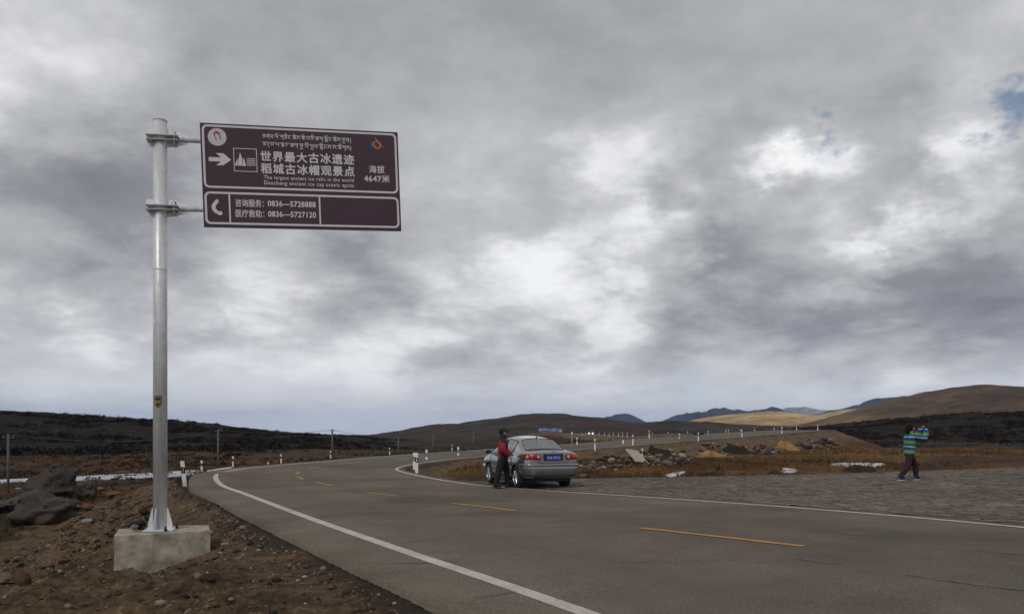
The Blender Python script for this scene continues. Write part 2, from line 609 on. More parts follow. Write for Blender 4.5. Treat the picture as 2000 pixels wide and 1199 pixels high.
# outer (left) and inner (right) white edge lines of the road: x, y, z pairs
PAIRS = [((4.7, -2.0), (12.6, 2.6)), ((0.6, 6.25), (8.7, 10.0)), ((-1.25, 9.75), (6.45, 14.34)), ((-3.73, 14.51), (4.0, 17.9)), ((-7.07, 21.16), (0.0, 22.95)),
         ((-9.73, 26.55), (-2.09, 27.02)), ((-12.88, 34.84), (-4.16, 33.19)), ((-13.64, 40.02), (-5.61, 38.79)), ((-13.2, 44.61), (-5.97, 43.4)),
         ((-11.9, 52.33), (-5.41, 49.48)), ((-9.2, 66.5), (-2.13, 64.0)), ((1.2, 82.0, .2), (8.0, 77.0, .2)), ((15.2, 97.5, .9), (21.5, 92.0, .9)),
         ((30.0, 113.0, 1.65), (36.0, 107.5, 1.65)), ((40.5, 124.0, 2.15), (46.0, 119.0, 2.15)), ((44.5, 129.5, 2.2), (51, 126.5, 2.2)), ((44.0, 133.5, 2.1), (50.3, 137, 2.1)), ((40, 135.5, 1.95), (42.5, 142, 1.95)), ((33, 137.0, 1.75), (34, 144, 1.75))]


def with_z(p):
    return p if len(p) == 3 else (p[0], p[1], float(plane_z(np.array(p[0]), np.array(p[1]))))


OUT = spline([with_z(a) for a, b in PAIRS], 14)
INN = spline([with_z(b) for a, b in PAIRS], 14)


def normals(C):
    d = np.gradient(C[:, :2], axis=0)
    d /= np.linalg.norm(d, axis=1)[:, None]
    return np.stack([d[:, 1], -d[:, 0]], 1)      # to the right of travel


def offset(C, w):
    r = C.copy()
    r[:, :2] += normals(C) * w
    return r


PO, PI_ = offset(OUT, -0.95), offset(INN, 0.40)       # edges of the asphalt
PC = (PO + PI_) / 2
PHW = np.linalg.norm((PO - PI_)[:, :2], axis=1) / 2
# the second stretch of road, farther up the valley
R2 = spline([(33.3, 140.5, 1.74), (29.5, 143.5, 1.6), (28, 152, 1.25), (26, 166, 1.05), (21, 200, 1.3), (18, 236, 1.75), (10, 290, 2.0)], 12)
R2HW = np.full(len(R2), 3.4)

# lay-by: edge of the stone paving, front along the inner line, back along the grass
LAYBY_BACK = np.array([(-1.6, 26.6), (0.6, 27.2), (2.6, 26.9), (4.8, 26.6), (7.0, 26.3), (9.6, 26.2), (12.4, 26.4), (15.2, 27.0), (18.6, 28.0), (23, 29.5), (28, 31.5)])
_sel = (INN[:, 1] > 2.0) & (INN[:, 1] < 25.6)
LAYBY_FRONT = offset(INN, 0.42)[_sel][::-1][:, :2]    # from the far end to the near end
_nearest = LAYBY_FRONT


def layby_rise(x, y):
    """distance beyond the inner edge line"""
    sh = np.shape(x)
    X = np.ravel(x).astype(float)
    Y = np.ravel(y).astype(float)
    d = np.full(X.shape, 1e9)
    for p in LAYBY_FRONT[::3]:
        d = np.minimum(d, np.hypot(X - p[0], Y - p[1]))
    return d.reshape(sh)


def layby_z(x, y):
    return 0.008 * (x - y + 23.0) + 0.02 * layby_rise(x, y) + 0.004


def in_poly(x, y, poly):
    ins = np.zeros(np.shape(x), bool)
    n = len(poly)
    j = n - 1
    for i in range(n):
        xi, yi = poly[i]
        xj, yj = poly[j]
        if yi != yj:
            c = ((yi > y) != (yj > y)) & (x < (xj - xi) * (y - yi) / (yj - yi) + xi)
            ins ^= c
        j = i
    return ins


LAYBY = np.vstack([LAYBY_FRONT, [(28, 4)], LAYBY_BACK[::-1]])


def poly_dist(x, y, poly):
    d = np.full(np.shape(x), 1e9)
    for a, b in zip(poly, np.roll(poly, -1, axis=0)):
        e = b - a
        L2 = max(1e-9, float(e @ e))
        t = np.clip(((x - a[0]) * e[0] + (y - a[1]) * e[1]) / L2, 0, 1)
        d = np.minimum(d, np.hypot(x - a[0] - t * e[0], y - a[1] - t * e[1]))
    return d


def near_road(x, y, C, HW):
    """distance outside the asphalt, height of the road there, side (+1 right)"""
    best = np.full(x.shape, 1e9)
    idx = np.zeros(x.shape, int)
    for i in range(len(C)):
        d = (x - C[i, 0]) ** 2 + (y - C[i, 1]) ** 2
        m = d < best
        best[m] = d[m]
        idx[m] = i
    # refine on the segment direction
    n = normals(C)
    rel = np.stack([x - C[idx, 0], y - C[idx, 1]], -1)
    lat = rel[..., 0] * n[idx, 0] + rel[..., 1] * n[idx, 1]
    dist = np.sqrt(best)
    # near the road use the lateral offset, which does not ripple between samples
    al = np.sqrt(np.maximum(best - lat ** 2, 0))
    t = np.where(al < 3.0, np.abs(lat), dist) - HW[idx]
    return t, C[idx, 2], np.sign(lat), idx


def natural(x, y):
    div = np.where(y < 50, -9.0, -9.0 + (y - 50) * 0.75)
    w = smooth(-6, 8, x - div)
    base = -1.95 * (1 - w) + -0.62 * w
    r = np.hypot(x, y)
    und = fbm(x, y, 9.0, 4, 3) * 0.30 + fbm(x, y, 45.0, 3, 9) * np.clip(r / 120, 0.2, 3.0)
    tuss = np.abs(fbm(x, y, 1.4, 3, 21)) * 0.22 * smooth(24, 34, r)
    far = smooth(120, 400, r) * 0.6 + fbm(x, y, 260.0, 3, 31) * smooth(150, 900, r) * 5.0 - smooth(900, 6000, r) * 10
    n_ = base + und + tuss + far
    bed = np.array([(-60, 52.0), (-37, 57.6), (-33.1, 61.3), (-29.5, 65.5), (-27.5, 72.0)])
    d_ = np.full(np.shape(x), 1e9)
    for a_, b_ in zip(bed[:-1], bed[1:]):
        e_ = b_ - a_
        t_ = np.clip(((x - a_[0]) * e_[0] + (y - a_[1]) * e_[1]) / float(e_ @ e_), 0, 1)
        d_ = np.minimum(d_, np.hypot(x - a_[0] - t_ * e_[0], y - a_[1] - t_ * e_[1]))
    k_ = 1 - smooth(3.0, 9.0, d_)
    return n_ + (np.minimum(n_, -1.92) - n_) * k_


def height(x, y, want_zone=False):
    x = np.asarray(x, float)
    y = np.asarray(y, float)
    N = natural(x, y)
    h = N.copy()
    soil = np.zeros_like(h)
    gravel = np.zeros_like(h)
    r = np.hypot(x, y)
    close = (r < 330)
    xi, yi = x[close], y[close]
    hi = h[close]
    so = np.zeros_like(hi)
    gr = np.zeros_like(hi)
    rough = fbm(xi, yi, 1.1, 5, 40, 0.6)
    rough2 = np.abs(fbm(xi, yi, 0.45, 4, 44, 0.65))
    for C, HW, main in ((PC, PHW, True), (R2, R2HW, False)):
        t, zr, side, idx = near_road(xi, yi, C, HW)
        left = side < 0
        if main:
            slope = np.where(left, np.where(yi < 30, 0.13 + 0.27 * smooth(10.3, 12.8, yi), 0.33), np.where(yi > 55, 0.14 + 0.26 * smooth(24, 44, xi), 0.30))
        else:
            slope = np.full(hi.shape, 0.25)
        tt = np.maximum(t, 0)
        edge = zr - 0.07 - slope * tt - 0.04 * smooth(0, 0.5, tt) + rough * 0.30 * smooth(0.15, 1.6, tt) + rough2 * 0.10 * smooth(0.2, 1.0, tt)
        inside = zr - 0.30
        bank = np.where(t > 0, edge, inside - (edge - edge))
        # keep the verge clear under the asphalt edge
        bank = np.where(t <= 0, inside, bank)
        hi = np.where(t <= 0, inside, np.where(edge > hi, edge, np.where(t < 2.5, hi + (np.minimum(hi, edge) - hi) * (1 - smooth(0.3, 2.5, t)), hi)))
        if main:
            wid = np.where(left, np.where(yi < 30, 6.5, 3.0), np.where(yi > 55, 9.0 - 5.0 * smooth(24, 44, xi), 2.5))
        else:
            wid = 3.0
        near = (edge > hi - 0.35)
        so = np.maximum(so, np.where(near, 1.0, 0.0) * (1 - smooth(wid * 0.7, wid * 1.25, t + rough * 2.0)))
        gr = np.maximum(gr, (1 - smooth(0.05, 0.50, t + rough * 0.5)) * 0.8)  # black strip beside the asphalt: dirt, its shade painted in as dark gravel
        if main:
            # dark gravel washed into the hollow behind the bench of soil
            pit = left & (yi > 12.3) & (yi < 19)
            gr = np.maximum(gr, np.where(pit, smooth(1.8, 3.0, t) * (1 - smooth(5.0, 7.0, t)) * smooth(12.2, 13.0, yi) * (1 - smooth(15.5, 18.5, yi)), 0) * 0.9)
    # hollow left of the footing block
    hi = hi - 0.38 * np.exp(-(((xi + 8.3) / 1.7) ** 2 + ((yi - 14.6) / 1.7) ** 2))
    # lay-by
    m = (np.abs(xi - 12) < 30) & (yi > -2) & (yi < 40)
    xx, yy = xi[m], yi[m]
    ins = in_poly(xx, yy, LAYBY)
    dd = poly_dist(xx, yy, LAYBY)
    zl = layby_z(xx, yy)
    hl = hi[m]
    out_z = zl - 0.05 - 0.45 * dd
    hl = np.where(ins, zl - 0.14, np.where((out_z > hl) & (yy > 20), out_z, hl))
    sl = so[m]
    sl = np.where(ins, 1.0, np.maximum(sl, 1 - smooth(0.1, 0.9, dd)))
    hi[m] = hl
    so[m] = sl
    h[close] = hi
    soil[close] = so
    gravel[close] = gr
    if not want_zone:
        return h
    # dry grass on the flats, heath farther out
    gmask = smooth(-0.12, 0.10, fbm(x, y, 16.0, 4, 55) + 0.10)
    grass = np.where(x > -4 + np.maximum(y - 60, 0) * 0.2, 1.0, 0.55) * (1 - smooth(95, 165, r + 40 * fbm(x, y, 40, 3, 60))) * (0.35 + 0.65 * gmask)
    return h, soil, grass, gravel


def h1(x, y):
    return float(height(np.array([x]), np.array([y]))[0])


def site(px, py, rmin=4.0, rmax=320.0):
    """the spot on the land that the photograph shows at a pixel"""
    a, b = (px - 1000) / FPX, (py - YH) / FPX
    d = np.exp(np.linspace(math.log(rmin), math.log(rmax), 500))
    hz = height(a * d, d)
    below = np.where(EYE - b * d <= hz)[0]
    i = below[0] if len(below) else len(d) - 1
    return float(a * d[i]), float(d[i]), float(hz[i])


def build_ground():
    f = np.linspace(-math.radians(46), math.radians(46), 760)
    rest = np.linspace(math.radians(46), math.radians(314), 150)[1:-1]
    ang = np.concatenate([f, rest])
    rad = np.concatenate([np.linspace(0.4, 3.0, 10)[:-1], np.exp(np.linspace(math.log(3.0), math.log(330), 470)), np.exp(np.linspace(math.log(335), math.log(22000), 60))])
    A, R = np.meshgrid(ang, rad)
    X, Y = R * np.sin(A), R * np.cos(A)
    h, so, g, gr = height(X.ravel(), Y.ravel(), True)
    V = np.stack([X.ravel(), Y.ravel(), h], 1)
    o = grid_mesh('ground', V, len(rad), len(ang), M['ground'], wrap=True)
    me = o.data
    at = me.color_attributes.new('zone', 'FLOAT_COLOR', 'POINT')
    c = np.stack([so, g, gr, np.ones_like(so)], 1).astype(np.float32)
    at.data.foreach_set('color', c.ravel())
    tag(o, kind='structure')
    return o


ground = build_ground()


# ------------------------------------------------------------------ roads
def strip(name, cols, mat, skirt=0.3, track=None):
    """cols: list of polylines (n x 3), left to right, plus vertical skirts at both sides"""
    cs = [c.copy() for c in cols]
    if skirt:
        a, b = cs[0].copy(), cs[-1].copy()
        a[:, 2] -= skirt
        b[:, 2] -= skirt
        a[:, :2] += (cs[0] - cs[1])[:, :2] * 0.02
        b[:, :2] += (cs[-1] - cs[-2])[:, :2] * 0.02
        cs = [a] + cs + [b]
    n, k = len(cs[0]), len(cs)
    V = np.stack(cs, 1).reshape(-1, 3)
    o = grid_mesh(name, V, n, k, mat)
    o.data.flip_normals()
    if skirt:
        for p in o.data.polygons:
            pass
    if track is not None:
        at = o.data.attributes.new('track', 'FLOAT', 'POINT')
        tr = np.tile(np.concatenate([[0], track, [0]]), n).astype(np.float32)
        at.data.foreach_set('value', tr)
    return o


def lerp(A, B, t):
    return A * (1 - t) + B * t


fr = np.linspace(0, 1, 17)
track = 0.5 + 0.5 * np.cos((fr - 0.24) / 0.26 * 2 * math.pi)
track = np.clip(track, 0, 1) * ((fr > 0.08) & (fr < 0.94))
road = strip('road', [lerp(PO, PI_, t) for t in fr], M['asphalt'], 0.32, track)
tag(road, kind='structure')
R2L, R2R = offset(R2, -3.4), offset(R2, 3.4)
road2 = strip('far_road', [lerp(R2L, R2R, t) for t in fr], M['asphalt'], 0.32, track)
tag(road2, kind='structure')


def ribbon(name, C, w, mat, parent, lift=0.006):
    a, b = offset(C, -w / 2), offset(C, w / 2)
    a[:, 2] += lift
    b[:, 2] += lift
    V = np.stack([a, b], 1).reshape(-1, 3)
    o = grid_mesh(name, V, len(C), 2, mat)
    o.data.flip_normals()
    o.parent = parent
    return o


def dense(C, k=4):
    n = len(C)
    t = np.linspace(0, n - 1, (n - 1) * k + 1)
    i = np.clip(t.astype(int), 0, n - 2)
    f = (t - i)[:, None]
    return C[i] * (1 - f) + C[i + 1] * f


ribbon('outer_edge_line', OUT, 0.175, M['white_paint'], road)
ribbon('inner_edge_line', INN, 0.16, M['white_paint'], road)
ribbon('edge_line', offset(R2, -2.9), 0.2, M['white_paint'], road2)
ribbon('edge_line', offset(R2, 2.9), 0.2, M['white_paint'], road2)


def road_z(x, y):
    """height of the asphalt sheet, blended between its two edges"""
    i = int(np.argmin((PC[:, 0] - x) ** 2 + (PC[:, 1] - y) ** 2))
    best = None
    for j in range(max(0, i - 12), min(len(PC), i + 13)):
        a, b = PO[j, :2], PI_[j, :2]
        e = b - a
        t = float(np.clip(((x - a[0]) * e[0] + (y - a[1]) * e[1]) / (e @ e), 0, 1))
        q = a + t * e
        d = math.hypot(x - q[0], y - q[1])
        if best is None or d < best[0]:
            best = (d, PO[j, 2] * (1 - t) + PI_[j, 2] * t)
    return float(best[1])


DASH = [((3.69, 10.06), (1.98, 12.31)), ((0.05, 15.55), (-1.31, 17.46)), ((-2.95, 20.09), (-3.96, 21.4)), ((-5.64, 25.06), (-6.67, 27.06)), ((-7.71, 29.38), (-8.49, 31.6)),
        ((-9.27, 34.16), (-9.76, 36.48)), ((-10.3, 40.3), (-10.4, 43.2)), ((-10.1, 47.0), (-9.6, 50.2)), ((7.0, 5.2), (5.6, 7.2))]
mid = (OUT + INN) / 2
k = int(np.argmin(np.abs(mid[:, 1] - 56)))
cum = np.concatenate([[0], np.cumsum(np.linalg.norm(np.diff(mid[k:, :2], axis=0), axis=1))])
for s0 in np.arange(0.0, cum[-1] - 40, 7.0):
    DASH.append(tuple((float(np.interp(u, cum, mid[k:, 0])), float(np.interp(u, cum, mid[k:, 1]))) for u in (s0, s0 + 3.0)))
for a, b in DASH:
    a, b = np.array(a), np.array(b)
    pts = np.array([np.append(lerp(a, b, t), 0) for t in np.linspace(0, 1, 7)])
    for p in pts:
        p[2] = road_z(p[0], p[1])
    ribbon('centre_dash', pts, 0.14, M['yellow_paint'], road, 0.008)


# ------------------------------------------------------------------ lay-by of rough stone paving
def mat_paving():
    t = NT('paving_stone')
    r = t.attr('tone', 'Fac')
    base = t.ramp(r, [(0.0, (0.070, 0.056, 0.046)), (0.3, (0.112, 0.090, 0.072)), (0.6, (0.142, 0.114, 0.089)), (0.85, (0.18, 0.145, 0.112)), (1.0, (0.27, 0.22, 0.17))])
    n = t.noise(9, 7, 0.7)
    c = t.mix(1.0, base, t.ramp(n, [(0.3, 0.6), (0.7, 1.3)]), 'MULTIPLY')
    c = t.mix(0.6, c, t.ramp(t.noise(0.3, 5, 0.6), [(0.35, 0.6), (0.6, 1.15)]), 'MULTIPLY')
    t.set('Base Color', c)
    t.set('Roughness', 0.9)
    t.bump(n, 0.7, 0.02)
    return t.m


M['paving'] = mat_paving()
M['mortar'] = simple('earth_joint', (0.100, 0.080, 0.063), 0.95, 0.35, 14, bump=0.5)


def build_layby():
    # bed
    xs = np.arange(-3, 29, 0.5)
    ys = np.arange(3, 32, 0.5)
    bm = bmesh.new()
    poly = [Vector((p[0], p[1], 0)) for p in LAYBY]
    f = bm.faces.new([bm.verts.new(p) for p in poly])
    bmesh.ops.triangulate(bm, faces=[f])
    for _ in range(4):
        es = [e for e in bm.edges if e.calc_length() > 0.9]
        if not es:
            break
        bmesh.ops.subdivide_edges(bm, edges=es, cuts=1, use_grid_fill=False)
        bmesh.ops.triangulate(bm, faces=bm.faces[:])
    co = np.array([v.co[:2] for v in bm.verts])
    z = layby_z(co[:, 0], co[:, 1]) - 0.018
    for v, zz in zip(bm.verts, z):
        v.co.z = zz
    bed = bm_obj('lay_by', bm, M['mortar'])
    if bed.data.polygons[0].normal.z < 0:
        bed.data.flip_normals()
    tag(bed, kind='structure')
    # stones: an irregular net, every cell shrunk to leave a joint
    r = random.Random(3)
    d = np.array([-0.63, 0.777])
    n = np.array([0.777, 0.63])
    o = np.array([8.9, 10.2])
    su, sv = 0.21, 0.20
    cells = []
    nu, nv = 200, 135
    jit = {}

    def node(i, j):
        if (i, j) not in jit:
            jit[(i, j)] = (r.uniform(-0.38, 0.38), r.uniform(-0.38, 0.38))
        a, b = jit[(i, j)]
        return o + d * ((i + a + 0.5 * (j % 2)) * su) + n * ((j + b) * sv)
    for i in range(-110, nu):
        for j in range(0, nv):
            q = [node(i, j), node(i + 1, j), node(i + 1, j + 1), node(i, j + 1)]
            cells.append(q)
    C = np.array([np.mean(q, axis=0) for q in cells])
    keep = in_poly(C[:, 0], C[:, 1], LAYBY) & (poly_dist(C[:, 0], C[:, 1], LAYBY) > 0.16)
    ang = np.abs(np.arctan2(C[:, 0], C[:, 1])) < math.radians(35)
    cells = [q for q, kk in zip(cells, keep & ang) if kk]
    C = C[keep & ang]
    zc = layby_z(C[:, 0], C[:, 1])
    dist = np.hypot(C[:, 0], C[:, 1])
    order = np.argsort(dist)
    infr = np.abs(C[:, 0] / np.maximum(C[:, 1], .1)) < 0.66

    def stone_geo(q, c, z):
        h = r.uniform(-0.008, 0.009) + (0.012 if r.random() < 0.05 else 0)
        tx, ty = r.uniform(-0.03, 0.03), r.uniform(-0.03, 0.03)
        lo, mi, hi = [], [], []
        ring = []
        for a in range(4):
            p0, p1 = q[a], q[(a + 1) % 4]
            ring.append(p0 * 0.82 + p1 * 0.18)
            ring.append(p0 * 0.18 + p1 * 0.82)
        for p in ring:
            v = p - c
            p1 = c + v * 0.965
            p2 = c + v * r.uniform(0.74, 0.86)
            lo.append((p1[0], p1[1], z - 0.03))
            mi.append((p1[0], p1[1], z + h - 0.007 + tx * v[0] + ty * v[1]))
            hi.append((p2[0], p2[1], z + h + tx * v[0] + ty * v[1]))
        V = lo + mi + hi
        F = []
        for a in range(8):
            b = (a + 1) % 8
            F.append((a, b, 8 + b, 8 + a))
            F.append((8 + a, 8 + b, 16 + b, 16 + a))
        F.append(tuple(range(16, 24)))
        return V, F
    single = 0
    VV, FF, TT = [], [], []
    for k in order:
        V, F = stone_geo(cells[k], C[k], zc[k])
        tone = min(1.0, max(0.0, r.gauss(0.45, 0.20)))
        if single < 300 and infr[k]:
            me = bpy.data.meshes.new('paving_stone')
            me.from_pydata(V, [], F)
            me.materials.append(M['paving'])
            at = me.attributes.new('tone', 'FLOAT', 'POINT')
            at.data.foreach_set('value', [tone] * len(V))
            link(bpy.data.objects.new('paving_stone', me), bed)
            single += 1
        else:
            b = len(VV)
            VV += V
            FF += [tuple(i + b for i in f) for f in F]
            TT += [tone] * len(V)
    me = bpy.data.meshes.new('paving_stones')
    me.from_pydata(VV, [], FF)
    me.materials.append(M['paving'])
    at = me.attributes.new('tone', 'FLOAT', 'POINT')
    at.data.foreach_set('value', TT)
    o = link(bpy.data.objects.new('stone_paving', me), bed)
    o['kind'] = 'stuff'
    return bed


layby = build_layby()


# broken edging strip where the paving meets the asphalt, and old tyre marks
EDGE = offset(INN, 0.47)


def edge_point(px):
    """the edging where the photograph shows it at a column"""
    X = 1000 + EDGE[:, 0] / EDGE[:, 1] * FPX
    ok = (EDGE[:, 1] > 4) & (EDGE[:, 1] < 26)
    k_ = np.where(ok)[0]
    o_ = np.argsort(X[k_])
    return np.array([np.interp(px, X[k_][o_], EDGE[k_][o_][:, j]) for j in range(3)])


M['edging'] = simple('pale_edging', (0.30, 0.255, 0.205), 0.9, 0.35, 9, bump=0.4)
er = random.Random(5)
for a, b in [(1085, 1128), (1132, 1180), (1186, 1240), (1470, 1530), (1538, 1575), (1580, 1625), (1745, 1792), (1900, 1912), (1922, 1950), (1300, 1318), (1660, 1680)]:
    pts = np.array([edge_point(v) for v in np.linspace(a, b, 7)])
    pts[:, 0] += np.array([er.uniform(-.015, .015) for _ in range(7)])
    ribbon('edging', pts[::-1], er.uniform(0.05, 0.09), M['edging'], layby, 0.018)
M['tyre_mark'] = simple('tyre_mark', (0.102, 0.086, 0.070), 0.9, 0.35, 14)
for p0, p1, w_ in [((1545, 1089), (1645, 1102), .10), ((1765, 1122), (2040, 1158), .13), ((1590, 1038), (1700, 1046), .08), ((930, 1168), (1010, 1155), .07), ((780, 1060), (880, 1050), .05), ((1900, 1075), (2040, 1086), .08)]:
    pts = []
    for t_ in np.linspace(0, 1, 9):
        px, py = p0[0] + (p1[0] - p0[0]) * t_, p0[1] + (p1[1] - p0[1]) * t_
        a, b = (px - 1000) / FPX, (py - YH) / FPX
        d_ = (EYE - .184) / (b + .008 * (a - 1))
        pts.append((a * d_, d_, road_z(a * d_, d_)))
    pts = np.array(pts)
    A_, B_ = offset(pts, -w_ / 2), offset(pts, w_ / 2)
    tp = np.sin(np.linspace(0.05, math.pi - 0.05, 9))[:, None]
    mid_ = (A_ + B_) / 2
    A_, B_ = mid_ + (A_ - mid_) * tp, mid_ + (B_ - mid_) * tp
    A_[:, 2] += .004
    B_[:, 2] += .004
    o = grid_mesh('tyre_mark', np.stack([A_, B_], 1).reshape(-1, 3), 9, 2, M['tyre_mark'])
    o.parent = road

# ------------------------------------------------------------------ hills and mountains
def hill(name, prof, D, wf, wb, base, mat, amp, nscale, seed, nx=220, ny=60, sharp=1.0, ridge=False):
    p = np.array(prof, float)
    X = (p[:, 0] - 1000) / FPX * D
    T = EYE + (YH - p[:, 1]) / FPX * D
    xs = np.linspace(X[0], X[-1], nx)
    # smooth interpolation of the ridge
    top = np.interp(xs, X, T)
    ker = np.ones(max(1, nx // 60))
    ker /= len(ker)
    pad = len(ker)
    top = np.convolve(np.pad(top, pad, mode='edge'), ker, 'same')[pad:-pad]
    v = np.concatenate([-np.linspace(1, 0, ny) ** 1.0, np.linspace(0, 1, ny // 2)[1:]])
    ys = np.where(v < 0, v * wf, v * wb)
    XX, YY = np.meshgrid(xs, D + ys)
    sh = np.cos(np.clip(np.abs(v), 0, 1) * math.pi / 2) ** sharp
    S = sh[:, None]
    n = fbm(XX, YY, nscale, 6, seed, 0.55)
    if ridge:
        n = 0.30 - np.abs(n) * 1.6
    Z = base + (top[None, :] - base) * S + n * amp * (0.35 + 0.65 * S)
    side = np.minimum(smooth(0, 0.06, np.linspace(0, 1, nx)), smooth(0, 0.06, 1 - np.linspace(0, 1, nx)))[None, :]
    Z = base - 1 + (Z - base + 1) * (0.15 + 0.85 * side)
    V = np.stack([XX.ravel(), YY.ravel(), Z.ravel()], 1)
    o = grid_mesh(name, V, len(v), nx, mat)
    tag(o, kind='structure')
    return o, (xs, D + ys, Z)


heath_l, HL = hill('heath_hill', [(-900, 800), (-400, 792), (-120, 797), (0, 805), (80, 807), (150, 814), (260, 823), (340, 826), (420, 838), (520, 848), (600, 850), (680, 852), (705, 856), (750, 864), (830, 872)],
                   240, 140, 160, -2.2, M['heath'], 1.5, 22, 5, 520, 150, 1.5)
heath_r, HR = hill('heath_hill', [(1430, 850), (1560, 845), (1640, 834), (1700, 828), (1800, 818), (1900, 811), (2000, 804), (2250, 790), (2700, 795), (3200, 830)],
                   270, 130, 180, -2.0, M['heath'], 1.6, 22, 15, 520, 140, 1.5)
moor, HM = hill('moor_hill', [(560, 885), (650, 870), (720, 857), (760, 849), (860, 833), (960, 823), (1000, 816), (1035, 811), (1060, 812), (1090, 810), (1120, 814), (1170, 820), (1250, 829), (1300, 826), (1360, 832), (1450, 836), (1560, 840), (1700, 850)],
                720, 380, 400, -6, M['moor'], 6, 90, 25, 360, 110, 1.3)
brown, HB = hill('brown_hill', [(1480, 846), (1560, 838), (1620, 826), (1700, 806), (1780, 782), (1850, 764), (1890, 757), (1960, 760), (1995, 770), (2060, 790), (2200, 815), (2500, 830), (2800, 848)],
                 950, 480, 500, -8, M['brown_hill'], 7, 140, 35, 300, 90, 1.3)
gold, HG = hill('sunlit_golden_hill', [(1280, 840), (1330, 830), (1370, 818), (1430, 811), (1480, 809), (1520, 812), (1560, 817), (1600, 823), (1640, 829), (1740, 840)],
                1700, 700, 700, -14, M['sunlit_gold_hill'], 8, 260, 45, 220, 70, 1.3)  # sunlit look comes from the pale gold colour
gold2, _ = hill('sunlit_golden_hill', [(1540, 832), (1600, 818), (1630, 808), (1660, 803), (1710, 800), (1780, 806), (1900, 820)],
                2300, 600, 700, -18, M['sunlit_gold_hill'], 9, 300, 55, 160, 60, 1.3)
hill('mountain', [(1080, 836), (1150, 826), (1170, 820), (1190, 812), (1215, 809), (1232, 817), (1250, 826), (1300, 828), (1400, 836)], 9000, 1900, 2500, -60, M['mountain'], 90, 900, 65, 220, 60, 1.2, True)
hill('mountain', [(1200, 838), (1255, 827), (1300, 822), (1322, 817), (1345, 805), (1360, 803), (1388, 807), (1398, 801), (1415, 799), (1440, 806), (1470, 803), (1490, 798), (1510, 802), (1532, 810), (1600, 816), (1700, 826), (1800, 836)],
     8200, 1900, 2500, -60, M['mountain'], 90, 800, 75, 320, 70, 1.2, True)
hill('mountain', [(1560, 826), (1640, 806), (1665, 797), (1690, 794), (1705, 786), (1740, 777), (1775, 781), (1830, 790), (1900, 800), (2050, 815), (2200, 836)], 7400, 1700, 2500, -60, M['mountain'], 80, 800, 85, 260, 60, 1.2, True)
hill('mountain_peak', [(1420, 826), (1525, 805), (1548, 797), (1557, 793), (1568, 798), (1585, 800), (1640, 803), (1700, 812), (1800, 826)], 14000, 2500, 3000, -80, M['pale_peak'], 90, 1900, 95, 220, 60, 1.2, True)


# ------------------------------------------------------------------ stones, gravel, grass, scrub
def rock_mesh(name, seed, sub, squash, mat, jag=0.35):
    r = random.Random(seed)
    bm = bmesh.new()
    bmesh.ops.create_icosphere(bm, subdivisions=sub, radius=0.5)
    planes = [(Vector((r.gauss(0, 1), r.gauss(0, 1), r.gauss(0, 1))).normalized(), r.uniform(0.30, 0.46)) for _ in range(9)]
    sx, sy = r.uniform(0.85, 1.1), r.uniform(0.75, 1.05)
    from mathutils import noise as mn
    off = Vector((r.uniform(0, 90), r.uniform(0, 90), r.uniform(0, 90)))
    for v in bm.verts:
        p = v.co.copy()
        for n, d in planes:
            k = p.dot(n)
            if k > d:
                p -= n * (k - d) * 0.9
        p += p.normalized() * (mn.noise(p * 2.3 + off) * jag * 0.25 + mn.noise(p * 6 + off) * jag * 0.10 + (abs(mn.noise(p * 13 + off)) * jag * -0.06 + mn.noise(p * 30 + off) * jag * 0.018 if sub > 3 else 0))
        v.co = Vector((p.x * sx * 1.08, p.y * sy * 1.08, p.z * squash * 1.08))
    me = bpy.data.meshes.new(name)
    bm.to_mesh(me)
    bm.free()
    me.materials.append(mat)
    if sub >= 3:
        me.polygons.foreach_set('use_smooth', [True] * len(me.polygons))
    return me


ROCKS = {}
for mname in ('stone_tan', 'stone_grey', 'stone_dark', 'stone_pale', 'stone_orange'):
    ROCKS[mname] = [rock_mesh('stone', hash(mname) % 1 + 11 * i + len(mname), 2, (0.62, 0.8, 0.5, 0.7)[i], M[mname]) for i in range(4)]


def stone(name, px, py, wpx, mname, label, group=None, sink=0.25, var=None, squash=1.0, pos=None, rot=None, size=None):
    if pos is None:
        x, y, z = site(px, py)
    else:
        x, y, z = pos
    s = size or wpx * math.hypot(y, 0) / FPX
    me = ROCKS[mname][rnd.randrange(4) if var is None else var]
    o = link(bpy.data.objects.new(name, me))
    o.scale = (s, s * rnd.uniform(0.8, 1.1), s * squash)
    o.rotation_euler = rot or (rnd.uniform(-.2, .2), rnd.uniform(-.2, .2), rnd.uniform(0, 6.28))
    o.location = (x, y, z + s * squash * (0.33 - sink))
    return tag(o, label, 'stone', group)


# two weathered boulders below the bank
for i, (px, py, w, sq, seed, lab) in enumerate([
        (92, 982, 100, 0.62, 91, 'large rounded dark boulder standing just in front of the white ice strip'),
        (75, 1024, 128, 0.46, 92, 'low broad dark boulder with a sloping top, nearer than the rounded one'),
        (8, 1002, 90, 0.34, 93, 'flat dark boulder cut by the left edge of the picture beside the low boulder'),
        (150, 972, 60, 0.55, 97, 'brown lump of rock leaning against the right side of the large rounded boulder')]):
    x, y, z = site(px, py)
    s = w * y / FPX
    o = link(bpy.data.objects.new('boulder', rock_mesh('boulder', seed, 5, 1.0, M['boulder'], 1.05)))
    o.scale = (s * 1.02, s * 0.85, s * sq * 1.2)
    o.rotation_euler = (0, 0, seed)
    o.location = (x, y + s * 0.3, z + s * sq * 0.34)
    tag(o, lab, 'boulder')

